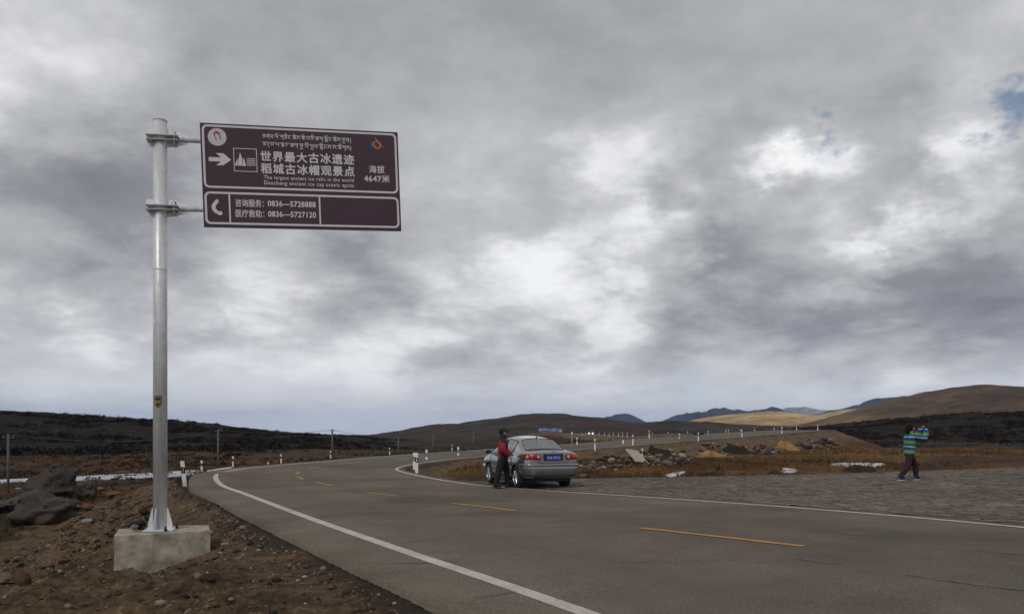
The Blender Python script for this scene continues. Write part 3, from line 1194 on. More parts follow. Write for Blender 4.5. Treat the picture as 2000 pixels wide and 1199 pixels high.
for px, py, w, mn_, sq, lab in [
        (173, 996, 24, 'stone_orange', 1.2, 'rust coloured upright stone touching a pale grey stone below the bank'),
        (193, 1000, 26, 'stone_grey', 1.0, 'pale grey pointed stone right of the rust coloured upright stone'),
        (150, 1003, 25, 'stone_tan', 0.8, 'tan stone left of the rust coloured upright stone'),
        (171, 1022, 27, 'stone_pale', 0.6, 'flat whitish stone lying halfway up the left bank'),
        (130, 1035, 23, 'stone_orange', 0.8, 'orange round stone at the right foot of the low broad boulder'),
        (154, 1034, 26, 'stone_tan', 0.7, 'sandy stone just right of the orange round stone'),
        (109, 1036, 13, 'stone_tan', 0.8, 'small tan stone just left of the orange round stone'),
        (126, 1101, 27, 'stone_orange', 0.65, 'ochre stone alone in the dark gravel left of the concrete block'),
        (95, 1066, 13, 'stone_pale', 0.7, 'small white stone above the dark gravel hollow'),
        (150, 1057, 15, 'stone_tan', 0.9, 'tan stone at the upper rim of the dark gravel hollow'),
        (172, 1060, 15, 'stone_tan', 0.9, 'tan stone between the gravel hollow and the concrete block'),
        (43, 1139, 36, 'stone_orange', 1.5, 'tall rust red stone standing at the lower left of the picture'),
        (8, 1136, 44, 'stone_tan', 0.95, 'rounded brown stone at the left edge beside the tall rust red stone'),
        (24, 1141, 20, 'stone_tan', 0.8, 'small brown stone in front between the rounded brown and the tall rust red stone'),
        (112, 1118, 11, 'stone_pale', 0.8, 'small white stone in the middle of the dark gravel hollow'),
        (82, 1170, 25, 'stone_tan', 0.4, 'flat sandy stone half buried in the soil at the bottom left'),
        (158, 1184, 24, 'stone_tan', 0.4, 'flat tan stone sunk in the soil near the bottom edge'),
        (195, 1191, 27, 'stone_tan', 0.4, 'pale flat stone right of the flat tan stone at the bottom edge'),
        (365, 1110, 66, 'stone_orange', 0.34, 'broad rust coloured slab in the soil in front of the concrete block'),
        (375, 1092, 18, 'stone_pale', 0.4, 'thin pale stone by the right foot of the concrete block'),
        (410, 1092, 30, 'stone_tan', 0.35, 'flat yellowish stone right of the concrete block'),
        (592, 1083, 34, 'stone_tan', 0.3, 'long flat stone on the verge beside the asphalt edge'),
        (225, 968, 46, 'stone_orange', 0.3, 'long low ochre stone on the flat behind the bank'),
        (196, 958, 24, 'stone_tan', 0.7, 'brown lump of stone left above the long low ochre stone'),
        (36, 956, 14, 'stone_pale', 0.5, 'small pale stone left of the large rounded boulder'),
        (305, 1152, 12, 'stone_pale', 0.6, 'splinter of pale stone in the dark soil below the concrete block'),
        (1140, 933, 26, 'stone_grey', 0.55, 'grey stone at the edge of the paving right behind the car')]:
    stone('stone', px, py, w, mn_, lab, sink=0.2, squash=sq)
for px, py, w in [(5, 1091, 14), (20, 1090, 13), (12, 1100, 13), (31, 1099, 15), (22, 1105, 15), (40, 1101, 14), (60, 1097, 16), (52, 1086, 12), (76, 1092, 12), (66, 1083, 10), (34, 1110, 12), (4, 1106, 15)]:
    mn_ = rnd.choice(['stone_tan', 'stone_grey', 'stone_tan', 'stone_dark'])
    stone('stone', px, py, w, mn_, {'stone_tan': 'tan', 'stone_grey': 'grey', 'stone_dark': 'dark'}[mn_] + ' fist sized stone heaped behind the tall rust red stone',
          'small stones heaped behind the rust red stone', squash=0.9)
rr = random.Random(12)
for i in range(150):
    px, py = rr.uniform(120, 305), rr.uniform(975, 1080)
    if py - 985 > (300 - px) * 0.75 + 15:
        continue
    mn_ = rr.choice(['stone_tan', 'stone_tan', 'stone_orange', 'stone_grey', 'stone_dark'])
    where = 'high on the bank beside the sign pole' if px > 230 else ('on the middle of the left road bank' if py < 1030 else 'low on the bank above the gravel hollow')
    stone('stone', px, py, rr.uniform(8, 15), mn_, 'small ' + {'stone_tan': 'tan', 'stone_orange': 'rusty', 'stone_grey': 'grey', 'stone_dark': 'dark'}[mn_] + ' stone strewn ' + where, 'stones strewn over the left bank', squash=0.7)

# heap at the foot of the far road bank
heap = [(1128, 1162, 903, 921, 14), (1158, 1208, 895, 914, 22), (1205, 1234, 889, 908, 14), (1256, 1292, 884, 905, 24), (1285, 1335, 881, 903, 30), (1325, 1362, 886, 902, 14), (1362, 1430, 866, 884, 20), (1425, 1520, 866, 886, 22), (1560, 1640, 858, 873, 24)]
labels = {0: 'rock in the heap just right of the car', 1: 'rock in the heap between the car and the tilted slab', 2: 'rock piled left of the tilted concrete slab', 3: 'rock piled right of the tilted concrete slab',
          4: 'rock in the middle of the rubble heap below the far road', 5: 'rock at the left foot of the yellow soil mound', 6: 'rock lying behind the yellow soil mound', 7: 'rock between the two yellow soil mounds',
          8: 'rock on the right end of the far road bank'}
cw = {'stone_pale': 'pale ', 'stone_tan': 'tan ', 'stone_dark': 'dark ', 'stone_grey': 'grey ', 'stone_orange': 'rusty '}
for hi_, (x0, x1, y0, y1, n) in enumerate(heap):
    for i in range(int(n * 1.7)):
        px, py = rr.uniform(x0, x1), rr.uniform(y0, y1)
        mn_ = rr.choice(['stone_pale', 'stone_tan', 'stone_dark', 'stone_dark', 'stone_grey', 'stone_orange', 'stone_tan'])
        x, y, z = site(px, min(py + 6, 921))
        lift = max(0, (y1 - py)) * y / FPX * 0.25
        s = rr.choice([5, 6, 7, 8, 9, 11, 13, 16]) * y / FPX
        o = stone('rock', 0, 0, 0, mn_, cw[mn_] + labels[hi_], 'rubble below the far road', pos=(x, y, z + lift * 0.5), size=s, sink=0.15, squash=0.95)
        o['category'] = 'rock'


def mound(name, px, py, wpx, hpx, mat, label, seed, depth=0.7):
    x, y, z = site(px, py)
    w, h = wpx * y / FPX, hpx * y / FPX * 0.72
    n, m = 56, 26
    V, F = [], []
    for i in range(m + 1):
        t = i / m
        for j in range(n):
            a = j / n * 2 * math.pi
            rad = t * (1 + 0.22 * math.sin(3 * a + seed) + 0.1 * math.sin(7 * a + seed * 2))
            V.append((rad * math.cos(a) * w / 2, rad * math.sin(a) * w / 2 * depth, 0))
    V = np.array(V)
    rr_ = np.repeat(np.arange(m + 1) / m, n)
    V[:, 2] = h * (0.5 + 0.5 * np.cos(np.clip(rr_, 0, 1) ** 1.25 * math.pi)) * 0.86 + fbm(V[:, 0] + seed * 7, V[:, 1], w * 0.26, 6, seed, 0.68) * h * 0.75 * (1 - rr_ * 0.5) * np.minimum(1, rr_ * 4) - 0.12 * rr_
    for i in range(m):
        for j in range(n):
            F.append((i * n + j, (i + 1) * n + j, (i + 1) * n + (j + 1) % n, i * n + (j + 1) % n))
    o = mesh_obj(name, V, F, mat, shade=True)
    o.location = (x, y + w * depth * 0.3, z)
    return tag(o, label, 'mound')


M['yellow_soil'] = simple('yellow_soil', (0.27, 0.165, 0.075), 0.95, 0.4, 2.0, bump=0.8, spec=0.1)
M['dark_soil'] = simple('dark_soil', (0.030, 0.026, 0.022), 0.95, 0.5, 3.0, bump=0.9, spec=0.1)
mound('soil_mound', 1395, 893, 84, 19, M['yellow_soil'], 'wide yellow soil mound at the right end of the rubble heap', 2)
mound('soil_mound', 1538, 878, 66, 21, M['yellow_soil'], 'yellow soil mound farther right below the far road bank', 5)
mound('earth_mound', 1440, 887, 70, 26, M['dark_soil'], 'dark earth mound between the two yellow soil mounds', 3)
mound('earth_mound', 1290, 893, 90, 26, M['dark_soil'], 'dark earth under and behind the rubble heap', 11)
mound('earth_mound', 1200, 902, 80, 18, M['dark_soil'], 'dark earth under the rocks left of the tilted slab', 13)
mound('earth_mound', 1570, 876, 60, 14, M['dark_soil'], 'dark earth lump right of the second yellow mound', 15)
mound('earth_mound', 1682, 920, 92, 19, M['dark_soil'], 'dark earth mound at the paving edge before the white ice', 8)
mound('earth_mound', 1395, 929, 76, 11, M['dark_soil'], 'low dark earth lump on the far edge of the paving', 9)
mound('earth_mound', 1515, 926, 50, 9, M['dark_soil'], 'small dark earth lump at the paving edge left of the ice chunk', 10)

# tilted slab and its stub of post
M['concrete'] = simple('pale_concrete', (0.40, 0.365, 0.31), 0.9, 0.18, 6.0, bump=0.25, spec=0.2)
x, y, z = site(1244, 903)
bm = bmesh.new()
add_box(bm, (0, 0, 0), (1.35, 1.25, 0.10), bevel=0.01)
o = bm_obj('concrete_slab', bm, M['concrete'])
o.location = (x, y, z + 0.42)
o.rotation_euler = (math.radians(42), math.radians(6), math.radians(45))
tag(o, 'pale square concrete slab tilted on its corner in the rubble heap', 'slab')

# ---- ice and snow lying on the flats
M['ice'] = simple('old_ice', (0.45, 0.46, 0.49), 0.6, 0.35, 1.6, bump=0.4)


def ice_sheet(name, pts, label, level, thick=0.06, seed=70):
    """pts: outline read off the photograph, laid out on the flat at its level"""
    P = []
    for px, py in pts:
        d = (EYE - level) / ((py - YH) / FPX)
        P.append(((px - 1000) / FPX * d, d))
    P = spline(np.vstack([P, P[:1]]), 8)[:-1]
    c = P.mean(axis=0)
    nr_ = fbm(P[:, 0], P[:, 1], 1.2, 4, seed)[:, None]
    P = c + (P - c) * (1 + 0.16 * nr_)
    rings = []
    for sc, dz in [(1.0, -0.7), (1.0, 0.0), (0.97, thick * 0.8), (0.85, thick), (0.5, thick), (0.15, thick)]:
        q = c + (P - c) * sc
        nz = fbm(q[:, 0], q[:, 1], 1.0, 4, seed) * thick * 0.8
        rings.append(np.column_stack([q, np.full(len(q), level + dz) + (nz if dz > 0 else 0)]))
    n = len(P)
    V = np.vstack(rings)
    F = []
    for i in range(len(rings) - 1):
        for j in range(n):
            F.append((i * n + j, i * n + (j + 1) % n, (i + 1) * n + (j + 1) % n, (i + 1) * n + j))
    F.append(tuple((len(rings) - 1) * n + j for j in range(n)))
    bm = bmesh.new()
    vs = [bm.verts.new(v) for v in V]
    for f in F:
        bm.faces.new([vs[i] for i in f])
    bmesh.ops.recalc_face_normals(bm, faces=bm.faces[:])
    o = bm_obj(name, bm, M['ice'], shade=True)
    return tag(o, label, 'ice')


# ---- grass, gravel and scrub: masses nobody could count
def mat_tone(name, stops, rough=0.9):
    t = NT(name)
    t.set('Base Color', t.ramp(t.attr('tone', 'Fac'), stops))
    t.set('Roughness', rough)
    t.set('Specular IOR Level', 0.1)
    return t.m


def scatter(name, P, geo, mat, kind='stuff', tone=None):
    """P: n x 4 (x, y, z, size); geo(r) gives verts, faces for unit size"""
    r = random.Random(len(P))
    kinds = [geo(r) for _ in range(24)]
    VV, FF, TT = [], [], []
    b = 0
    for i, (x, y, z, s) in enumerate(P):
        V, F = kinds[r.randrange(24)]
        a = r.uniform(0, 6.283)
        c, sn = math.cos(a) * s, math.sin(a) * s
        Q = np.empty_like(V)
        Q[:, 0] = V[:, 0] * c - V[:, 1] * sn + x
        Q[:, 1] = V[:, 0] * sn + V[:, 1] * c + y
        Q[:, 2] = V[:, 2] * s + z
        VV.append(Q)
        FF.append(F + b)
        b += len(V)
        TT.append(np.full(len(V), r.random() if tone is None else tone[i]))
    V = np.vstack(VV)
    F = np.vstack(FF)
    me = bpy.data.meshes.new(name)
    me.vertices.add(len(V))
    me.vertices.foreach_set('co', V.astype(np.float32).ravel())
    me.loops.add(F.size)
    me.loops.foreach_set('vertex_index', F.astype(np.int32).ravel())
    me.polygons.add(len(F))
    me.polygons.foreach_set('loop_start', np.arange(0, F.size, F.shape[1], dtype=np.int32))
    me.update(calc_edges=True)
    at = me.attributes.new('tone', 'FLOAT', 'POINT')
    at.data.foreach_set('value', np.concatenate(TT).astype(np.float32))
    me.materials.append(mat)
    o = link(bpy.data.objects.new(name, me))
    o['kind'] = kind
    return o


def tuft(r):
    V, F = [], []
    for i in range(7):
        a = r.uniform(0, 6.28)
        rad = r.uniform(0.0, 0.35)
        cx, cy = rad * math.cos(a), rad * math.sin(a)
        b = r.uniform(0, 6.28)
        w = r.uniform(0.04, 0.08)
        h = r.uniform(0.55, 1.0)
        lx, ly = r.uniform(-.35, .35), r.uniform(-.35, .35)
        k = len(V)
        V += [(cx - w * math.cos(b), cy - w * math.sin(b), -0.1), (cx + w * math.cos(b), cy + w * math.sin(b), -0.1), (cx + lx, cy + ly, h)]
        F.append((k, k + 1, k + 2))
    return np.array(V), np.array(F)


def pebble(r):
    bm = bmesh.new()
    bmesh.ops.create_icosphere(bm, subdivisions=1, radius=0.5)
    V = np.array([v.co[:] for v in bm.verts]) * np.array([1, r.uniform(.7, 1), r.uniform(.4, .75)])
    V *= 1 + np.random.RandomState(r.randrange(9999)).uniform(-.22, .22, (len(V), 1))
    F = np.array([[v.index for v in f.verts] for f in bm.faces])
    bm.free()
    return V, F


def bush(r):
    V, F = [], []
    for i in range(22):
        d = Vector((r.gauss(0, 1), r.gauss(0, 1), abs(r.gauss(0, 0.8)))).normalized()
        c = d * r.uniform(0.25, 0.5)
        c.z *= 0.8
        u = Vector((r.gauss(0, 1), r.gauss(0, 1), r.gauss(0, 1))).normalized() * r.uniform(0.10, 0.2)
        w = u.cross(d).normalized() * r.uniform(0.08, 0.16)
        k = len(V)
        V += [tuple(c - u), tuple(c + w), tuple(c + u)]
        F.append((k, k + 1, k + 2))
    return np.array(V), np.array(F)


rng = np.random.RandomState(4)
M['dry_grass'] = mat_tone('dry_grass', [(0.0, (0.050, 0.028, 0.013)), (0.4, (0.130, 0.068, 0.026)), (0.75, (0.205, 0.115, 0.045)), (1.0, (0.29, 0.19, 0.095))])
M['dark_grass'] = mat_tone('dark_grass', [(0.0, (0.015, 0.012, 0.008)), (0.6, (0.050, 0.034, 0.018)), (1.0, (0.125, 0.080, 0.038))])
M['gravel'] = mat_tone('loose_gravel', [(0.0, (0.020, 0.019, 0.018)), (0.40, (0.075, 0.054, 0.038)), (0.75, (0.15, 0.105, 0.068)), (0.95, (0.24, 0.19, 0.14)), (1.0, (0.36, 0.33, 0.29))])
M['scrub'] = mat_tone('heath_scrub', [(0.0, (0.006, 0.006, 0.005)), (0.6, (0.022, 0.018, 0.014)), (1.0, (0.055, 0.042, 0.030))])


def zone_points(n, xr, yr, test):
    x = rng.uniform(*xr, n)
    y = rng.uniform(*yr, n)
    h, so, g, gr = height(x, y, True)
    k = test(x, y, h, so, g, gr)
    return x[k], y[k], h[k]


# right flat between paving and far road
x, y, h = zone_points(46000, (-6, 85), (27, 135), lambda x, y, h, so, g, gr: (so < 0.35) & (np.abs(x / y) < 0.72) & (fbm(x, y, 7, 3, 80) > -0.16) & (rng.uniform(0, 1, x.shape) < np.clip(60 / y, 0.25, 1)))
s = rng.uniform(0.12, 0.34, len(x))
tn = np.clip(0.5 + fbm(x, y, 9, 3, 81) * 1.1 + rng.normal(0, 0.16, len(x)), 0, 1)
scatter('dry_grass', np.column_stack([x, y, h, s]), tuft, M['dry_grass'], tone=tn)
x, y, h = zone_points(26000, (-75, -6), (14, 110), lambda x, y, h, so, g, gr: (so < 0.3) & (np.abs(x / y) < 0.72) & (fbm(x, y, 6, 3, 82) > -0.14))
s = rng.uniform(0.10, 0.30, len(x))
scatter('dark_grass', np.column_stack([x, y, h, s]), tuft, M['dark_grass'])
# gravel on the bare soil of the near bank and the shoulders
x, y, h = zone_points(85000, (-14, 2), (4, 30), lambda x, y, h, so, g, gr: ((so > 0.3) | (gr > 0.3)) & (np.abs(x / y) < 0.72) & (near_road(x, y, PC, PHW)[0] > 0.12) & (rng.uniform(0, 1, x.shape) < np.clip(0.16 + 0.7 * gr + np.maximum(fbm(x, y, 1.5, 3, 90), 0) * 1.8, 0, 0.9)))
s = np.exp(rng.normal(-3.45, 0.62, len(x)))
s = np.clip(s, 0.012, 0.15)
scatter('loose_gravel', np.column_stack([x, y, h + s * 0.1, s]), pebble, M['gravel'])


def on_hill(H, n, smin, smax, cut):
    xs, ys, Z = H
    i = rng.uniform(0, len(ys) - 1.001, n)
    j = rng.uniform(0, len(xs) - 1.001, n)
    a, b = i.astype(int), j.astype(int)
    X = xs[b] + (j - b) * (xs[1] - xs[0])
    fi = i - a
    Y = ys[a] * (1 - fi) + ys[a + 1] * fi
    fj = j - b
    zz = (Z[a, b] * (1 - fj) + Z[a, b + 1] * fj) * (1 - fi) + (Z[a + 1, b] * (1 - fj) + Z[a + 1, b + 1] * fj) * fi
    k = (np.abs(X / Y) < 0.72) & (fbm(X, Y, 12, 3, 99) > cut)
    return np.column_stack([X[k], Y[k], zz[k], rng.uniform(smin, smax, k.sum())])


P = np.vstack([on_hill(HL, 26000, 0.8, 2.2, -0.05), on_hill(HR, 20000, 0.8, 2.2, -0.08)])
scatter('heath_scrub', P, bush, M['scrub'])
x, y, h = zone_points(9000, (-110, 130), (60, 190), lambda x, y, h, so, g, gr: (so < 0.1) & (np.abs(x / y) < 0.72) & ((x < -10 + (y - 50) * .7) | (y > 110)) & (fbm(x, y, 14, 3, 83) > 0.0))
scatter('low_scrub', np.column_stack([x, y, h, rng.uniform(0.3, 0.9, len(x))]), bush, M['scrub'])

ice_sheet('ice_strip', [(-60, 944), (0, 941.5), (60, 938.5), (130, 937), (220, 934), (300, 931), (372, 927.5), (386, 918), (340, 921), (260, 925), (160, 930), (60, 934), (0, 937), (-60, 940)],
          'long white strip of ice crossing the flat below the dark hill', -1.84, 0.03)
ice_sheet('ice_patch', [(404, 919), (425, 915.5), (452, 912), (446, 915), (425, 919), (412, 921)], 'small white patch of ice at the foot of the utility pole beside the bend', -1.5, 0.03)
ice_sheet('ice_patch', [(1622, 905.5), (1640, 909), (1690, 911), (1726, 906), (1700, 903.5), (1650, 903.5)], 'flat white ice patch behind the dark earth mound near the striped person', -0.52, 0.03)
ice_sheet('ice_patch', [(1302, 927), (1318, 928.5), (1330, 925), (1338, 921), (1320, 922)], 'greyish ice patch among the grass behind the middle of the paving', -0.5, 0.02, 79)
x, y, z = site(1541, 924)
o = link(bpy.data.objects.new('ice_chunk', rock_mesh('ice_chunk', 31, 4, 0.55, M['ice'], 1.0)))
o.scale = (27 * y / FPX, 18 * y / FPX, 22 * y / FPX)
o.location = (x, y, z + 0.10)
tag(o, 'white ice chunk at the edge of the paving left of the dark earth mound', 'ice')

# ------------------------------------------------------------------ concrete block and the road sign
M['block'] = simple('cast_concrete', (0.33, 0.295, 0.24), 0.92, 0.45, 4.5, bump=0.9, spec=0.2)
M['galv'] = None
t = NT('galvanised_steel')
n1 = t.noise(2.2, 6, 0.6, stretch=(6, 6, 0.55))
n2 = t.noise(9, 5, 0.6)
c = t.ramp(n1, [(0.30, (0.46, 0.47, 0.485)), (0.45, (0.66, 0.67, 0.69)), (0.70, (0.80, 0.81, 0.83))])
c = t.mix(0.5, c, t.ramp(n2, [(0.3, 0.75), (0.7, 1.15)]), 'MULTIPLY')
t.set('Base Color', c)
t.set('Metallic', 0.25)
t.set('Roughness', 0.42)
M['galv'] = t.m
M['grey_paint'] = simple('grey_painted_steel', (0.62, 0.635, 0.66), 0.55, 0.12, 5.0)
M['pale_steel'] = simple('zinc_plate', (0.80, 0.81, 0.82), 0.5, 0.06, 7)
M['maroon'] = simple('maroon_sheeting', (0.052, 0.021, 0.036), 0.32, 0.12, 1.2)
M['reflective'] = simple('white_sheeting', (0.66, 0.63, 0.65), 0.5, 0.04, 6.0)
M['panel_edge'] = simple('dark_aluminium_edge', (0.055, 0.055, 0.075), 0.45, 0.1, 5)
M['black'] = simple('black_paint', (0.012, 0.012, 0.012), 0.5, 0.2, 5)
M['dark_seam'] = simple('panel_joint', (0.018, 0.010, 0.012), 0.6, 0.1, 5)
M['gold'] = simple('gold_print', (0.36, 0.30, 0.06), 0.5, 0.2, 20)
M['red_print'] = simple('red_print', (0.42, 0.035, 0.055), 0.5, 0.08, 9)
M['pink_print'] = simple('pink_print', (0.50, 0.20, 0.22), 0.5, 0.08, 9)
M['charcoal_print'] = simple('charcoal_print', (0.045, 0.045, 0.050), 0.5, 0.08, 9)
M['grey_print'] = simple('grey_print', (0.35, 0.36, 0.37), 0.5, 0.08, 9)
M['orange_print'] = simple('orange_print', (0.50, 0.13, 0.045), 0.5, 0.15, 9)
M['teal_print'] = simple('teal_print', (0.13, 0.30, 0.32), 0.5, 0.15, 9)
M['blue_print'] = simple('blue_print', (0.05, 0.085, 0.22), 0.5, 0.15, 9)


def build_block():
    bm = bmesh.new()
    W, Dp, top, bot = 1.44, 0.98, -0.045, -1.35
    add_box(bm, (0, 0, (top + bot) / 2), (W, Dp, top - bot), bevel=0.018)
    bmesh.ops.subdivide_edges(bm, edges=[e for e in bm.edges if e.calc_length() > 0.25], cuts=6, use_grid_fill=True)
    from mathutils import noise as mn
    for v in bm.verts:
        p = v.co
        d = mn.noise(p * 2.2) * 0.018 + mn.noise(p * 7) * 0.008
        v.co += Vector((d, d * 0.7, d * 0.6))
        if abs(p.z - top) < 0.05:
            v.co.z += 0.012 * p.x
    o = bm_obj('concrete_block', bm, M['block'], shade=False)
    o.location = (-5.83, 13.34, 0.0)
    o.rotation_euler = (0, 0, math.radians(22))
    return tag(o, 'cast concrete footing block under the brown sign pole', 'block')


build_block()

SX, SY, SZ = -5.85, 13.24, -0.040
SROT, STILT = math.radians(13.5), math.radians(2.2)
sign = empty('road_sign', (SX, SY, SZ), SROT)
tag(sign, 'brown scenic spot road sign hung from a grey steel pole', 'road sign')
PH = 6.79
bm = bmesh.new()
add_tube(bm, (0, 0, 0.0), (0, 0, PH), 0.112, 0.108, 32)
pole = bm_obj('pole', bm, M['galv'], sign)
for p in pole.data.polygons:
    p.use_smooth = abs(p.normal.z) < 0.5
bm = bmesh.new()
add_tube(bm, (0, 0, 4.31), (0, 0, 4.325), 0.1135, seg=32)
bm_obj('weld_seam', bm, M['galv'], pole)
bm = bmesh.new()
add_tube(bm, (0, 0, PH), (0, 0, PH + 0.012), 0.114, seg=32)
bm_obj('pole_cap', bm, M['galv'], pole)
bm = bmesh.new()
add_box(bm, (0, 0, 0.012), (0.46, 0.46, 0.024), bevel=0.004)
base = bm_obj('base_plate', bm, M['grey_paint'], sign)
for ang in (-0.3, 1.27, 2.84, 4.41):
    bm = bmesh.new()
    prof = [(0.10, 0.024), (0.210, 0.024), (0.210, 0.10), (0.135, 0.365), (0.10, 0.365)]
    d = Vector((math.cos(ang), math.sin(ang), 0))
    nn = Vector((-d.y, d.x, 0)) * 0.008
    for sg in (-1, 1):
        bm.faces.new([bm.verts.new(d * a + nn * sg + Vector((0, 0, z))) for a, z in prof])
    bm.verts.ensure_lookup_table()
    for i in range(5):
        j = (i + 1) % 5
        bm.faces.new([bm.verts[i], bm.verts[j], bm.verts[5 + j], bm.verts[5 + i]])
    bmesh.ops.recalc_face_normals(bm, faces=bm.faces[:])
    bm_obj('gusset', bm, M['grey_paint'], sign)
for ang in (0.48, 2.05, 3.62, 5.19):
    bm = bmesh.new()
    add_tube(bm, (0.27 * math.cos(ang), 0.27 * math.sin(ang), 0.0), (0.27 * math.cos(ang), 0.27 * math.sin(ang), 0.09), 0.014, seg=8)
    add_tube(bm, (0.27 * math.cos(ang), 0.27 * math.sin(ang), 0.024), (0.27 * math.cos(ang), 0.27 * math.sin(ang), 0.045), 0.028, seg=6)
    bm_obj('anchor_bolt', bm, M['dark_seam'], sign)

# two arms with clamp plates round the pole
for zc in (6.50, 5.345):
    tilt = Matrix.Translation((0, 0, zc)) @ Matrix.Rotation(-STILT, 4, 'Y')
    bm = bmesh.new()
    add_tube(bm, (0.30, 0.0, 0), (3.5, 0.0, 0), 0.044, seg=20)
    arm = bm_obj('arm', bm, M['galv'], sign, True)
    arm.matrix_local = tilt
    bm = bmesh.new()
    add_box(bm, (0.05, 0, 0.016), (0.50, 0.34, 0.014), bevel=0.003)       # horizontal stiffener
    add_box(bm, (0.05, 0, -0.052), (0.50, 0.30, 0.010), bevel=0.003)
    cp = bm_obj('clamp_plate', bm, M['grey_paint'], sign)
    cp.matrix_local = tilt
    for sg, x0, x1, taper in ((-1, -0.215, -0.05, False), (1, 0.05, 0.43, True)):
        bm = bmesh.new()
        prof = [(x0, -0.14), (x1, -0.15), (x1, 0.15), (x0, 0.14)] if sg < 0 else \
            [(x0, -0.15), (0.22, -0.13), (x1, -0.07), (x1, 0.07), (0.22, 0.14), (x0, 0.16)]
        f1 = [bm.verts.new((a, -0.006, b)) for a, b in prof]
        f2 = [bm.verts.new((a, 0.006, b)) for a, b in prof]
        bm.faces.new(f1)
        bm.faces.new(f2)
        for i in range(len(prof)):
            j = (i + 1) % len(prof)
            bm.faces.new([f1[i], f1[j], f2[j], f2[i]])
        bmesh.ops.recalc_face_normals(bm, faces=bm.faces[:])
        g = bm_obj('clamp_gusset', bm, M['pale_steel'], sign)
        g.matrix_local = tilt
    bm = bmesh.new()
    add_box(bm, (0.225, 0, 0), (0.034, 0.20, 0.215), bevel=0.004)
    fl = bm_obj('flange', bm, M['grey_paint'], sign)
    fl.matrix_local = tilt
    for bz in (-0.075, 0.05, 0.085):
        bm = bmesh.new()
        add_tube(bm, (0.195, -0.07, bz), (0.262, -0.07, bz), 0.012, seg=6)
        bt = bm_obj('bolt', bm, M['dark_seam'], sign)
        bt.matrix_local = tilt
    bm = bmesh.new()
    rv = bmesh.ops.create_cone(bm, cap_ends=False, segments=28, radius1=0.122, radius2=0.122, depth=0.10)
    bmesh.ops.solidify(bm, geom=bm.faces[:], thickness=0.008)
    hoop = bm_obj('hoop', bm, M['galv'], sign, True)
    hoop.matrix_local = tilt

# panel: local origin at its lower left corner, u to the right, v up, face towards -y
PW, PHT = 3.29, 1.74
bm = bmesh.new()
add_box(bm, (PW / 2, 0, PHT / 2), (PW, 0.035, PHT), bevel=0.004)
panel = bm_obj('panel', bm, M['panel_edge'], sign)
panel.matrix_local = Matrix.Translation((0.695, -0.075, 5.055)) @ Matrix.Rotation(-STILT, 4, 'Y')
for k_, (v0, v1) in enumerate([(0.022, 0.595), (0.600, 1.165), (1.170, PHT - 0.022)]):
    bm = bmesh.new()
    add_box(bm, (PW / 2, -0.0195, (v0 + v1) / 2), (PW - 0.03, 0.005, v1 - v0))
    bm_obj('face_sheet', bm, M['maroon'], panel)
YF = -0.0250


def flat(name, polys, mat, parent=None, lift=0.0):
    """flat print: polygons in panel metres, on the face"""
    V, F = [], []
    for p in polys:
        b = len(V)
        V += [(u, YF - lift, v) for u, v in p]
        F.append(tuple(range(b, b + len(p))))
    bm = bmesh.new()
    vs = [bm.verts.new(v) for v in V]
    for f in F:
        fc = bm.faces.new([vs[i] for i in f])
        fc.normal_update()
        if fc.normal.y > 0:
            fc.normal_flip()
    return bm_obj(name, bm, mat, parent or panel)


def uv(px, py):
    t_ = (px - 399) / 384.0
    u = t_ / (1.058 + t_ * (1 - 1.058))
    yt, yb = 245 + 19 * t_, 447 + 8 * t_
    return u * PW, (yb - py) / (yb - yt) * PHT


def text_mesh(body, bold=0.0, spacing=1.0):
    cu = bpy.data.curves.new('lettering', 'FONT')
    cu.body = body
    cu.offset = bold
    cu.space_character = spacing
    cu.resolution_u = 3
    o = bpy.data.objects.new('lettering', cu)
    COL.objects.link(o)
    bpy.context.view_layer.update()
    me = bpy.data.meshes.new_from_object(o.evaluated_get(bpy.context.evaluated_depsgraph_get()))
    bpy.data.objects.remove(o)
    bpy.data.curves.remove(cu)
    me.materials.clear()
    co = np.array([v.co[:] for v in me.vertices])
    return me, co


def lettering(body, x0, ytl, x1, ytr, hpx, bold=0.018, spacing=1.0, mat='reflective', lift=0.0):
    """one line of writing: left x, its top there, right x, its top there, letter height (photo pixels on the panel)"""
    me, co = text_mesh(body, 0.0, spacing)
    u0, va = uv(x0, ytl)
    _, vb = uv(x0, ytl + hpx)
    u1, vc = uv(x1, ytr)
    mn_, mx = co.min(0), co.max(0)
    sx = (u1 - u0) / (mx[0] - mn_[0])
    sz = (va - vb) / (mx[1] - mn_[1])
    vbase = (vb + (vc - (va - vb))) / 2
    V0 = np.column_stack([u0 + (co[:, 0] - mn_[0]) * sx, np.full(len(co), YF - lift), vbase + (co[:, 1] - mn_[1]) * sz])
    F0 = [tuple(p.vertices) for p in me.polygons]
    bpy.data.meshes.remove(me)
    V, F = [], []
    for k_, (dx, dz) in enumerate([(0, 0), (1, 0.4), (-1, -0.4), (0.4, -1), (-0.4, 1)] if bold else [(0, 0)]):
        b_ = len(V)
        V += [tuple(v) for v in V0 + np.array([dx * bold * sx, -0.0004 * k_, dz * bold * sz])]
        F += [tuple(i + b_ for i in f) for f in F0]
    o = mesh_obj('lettering', V, F, M[mat], panel)
    return o


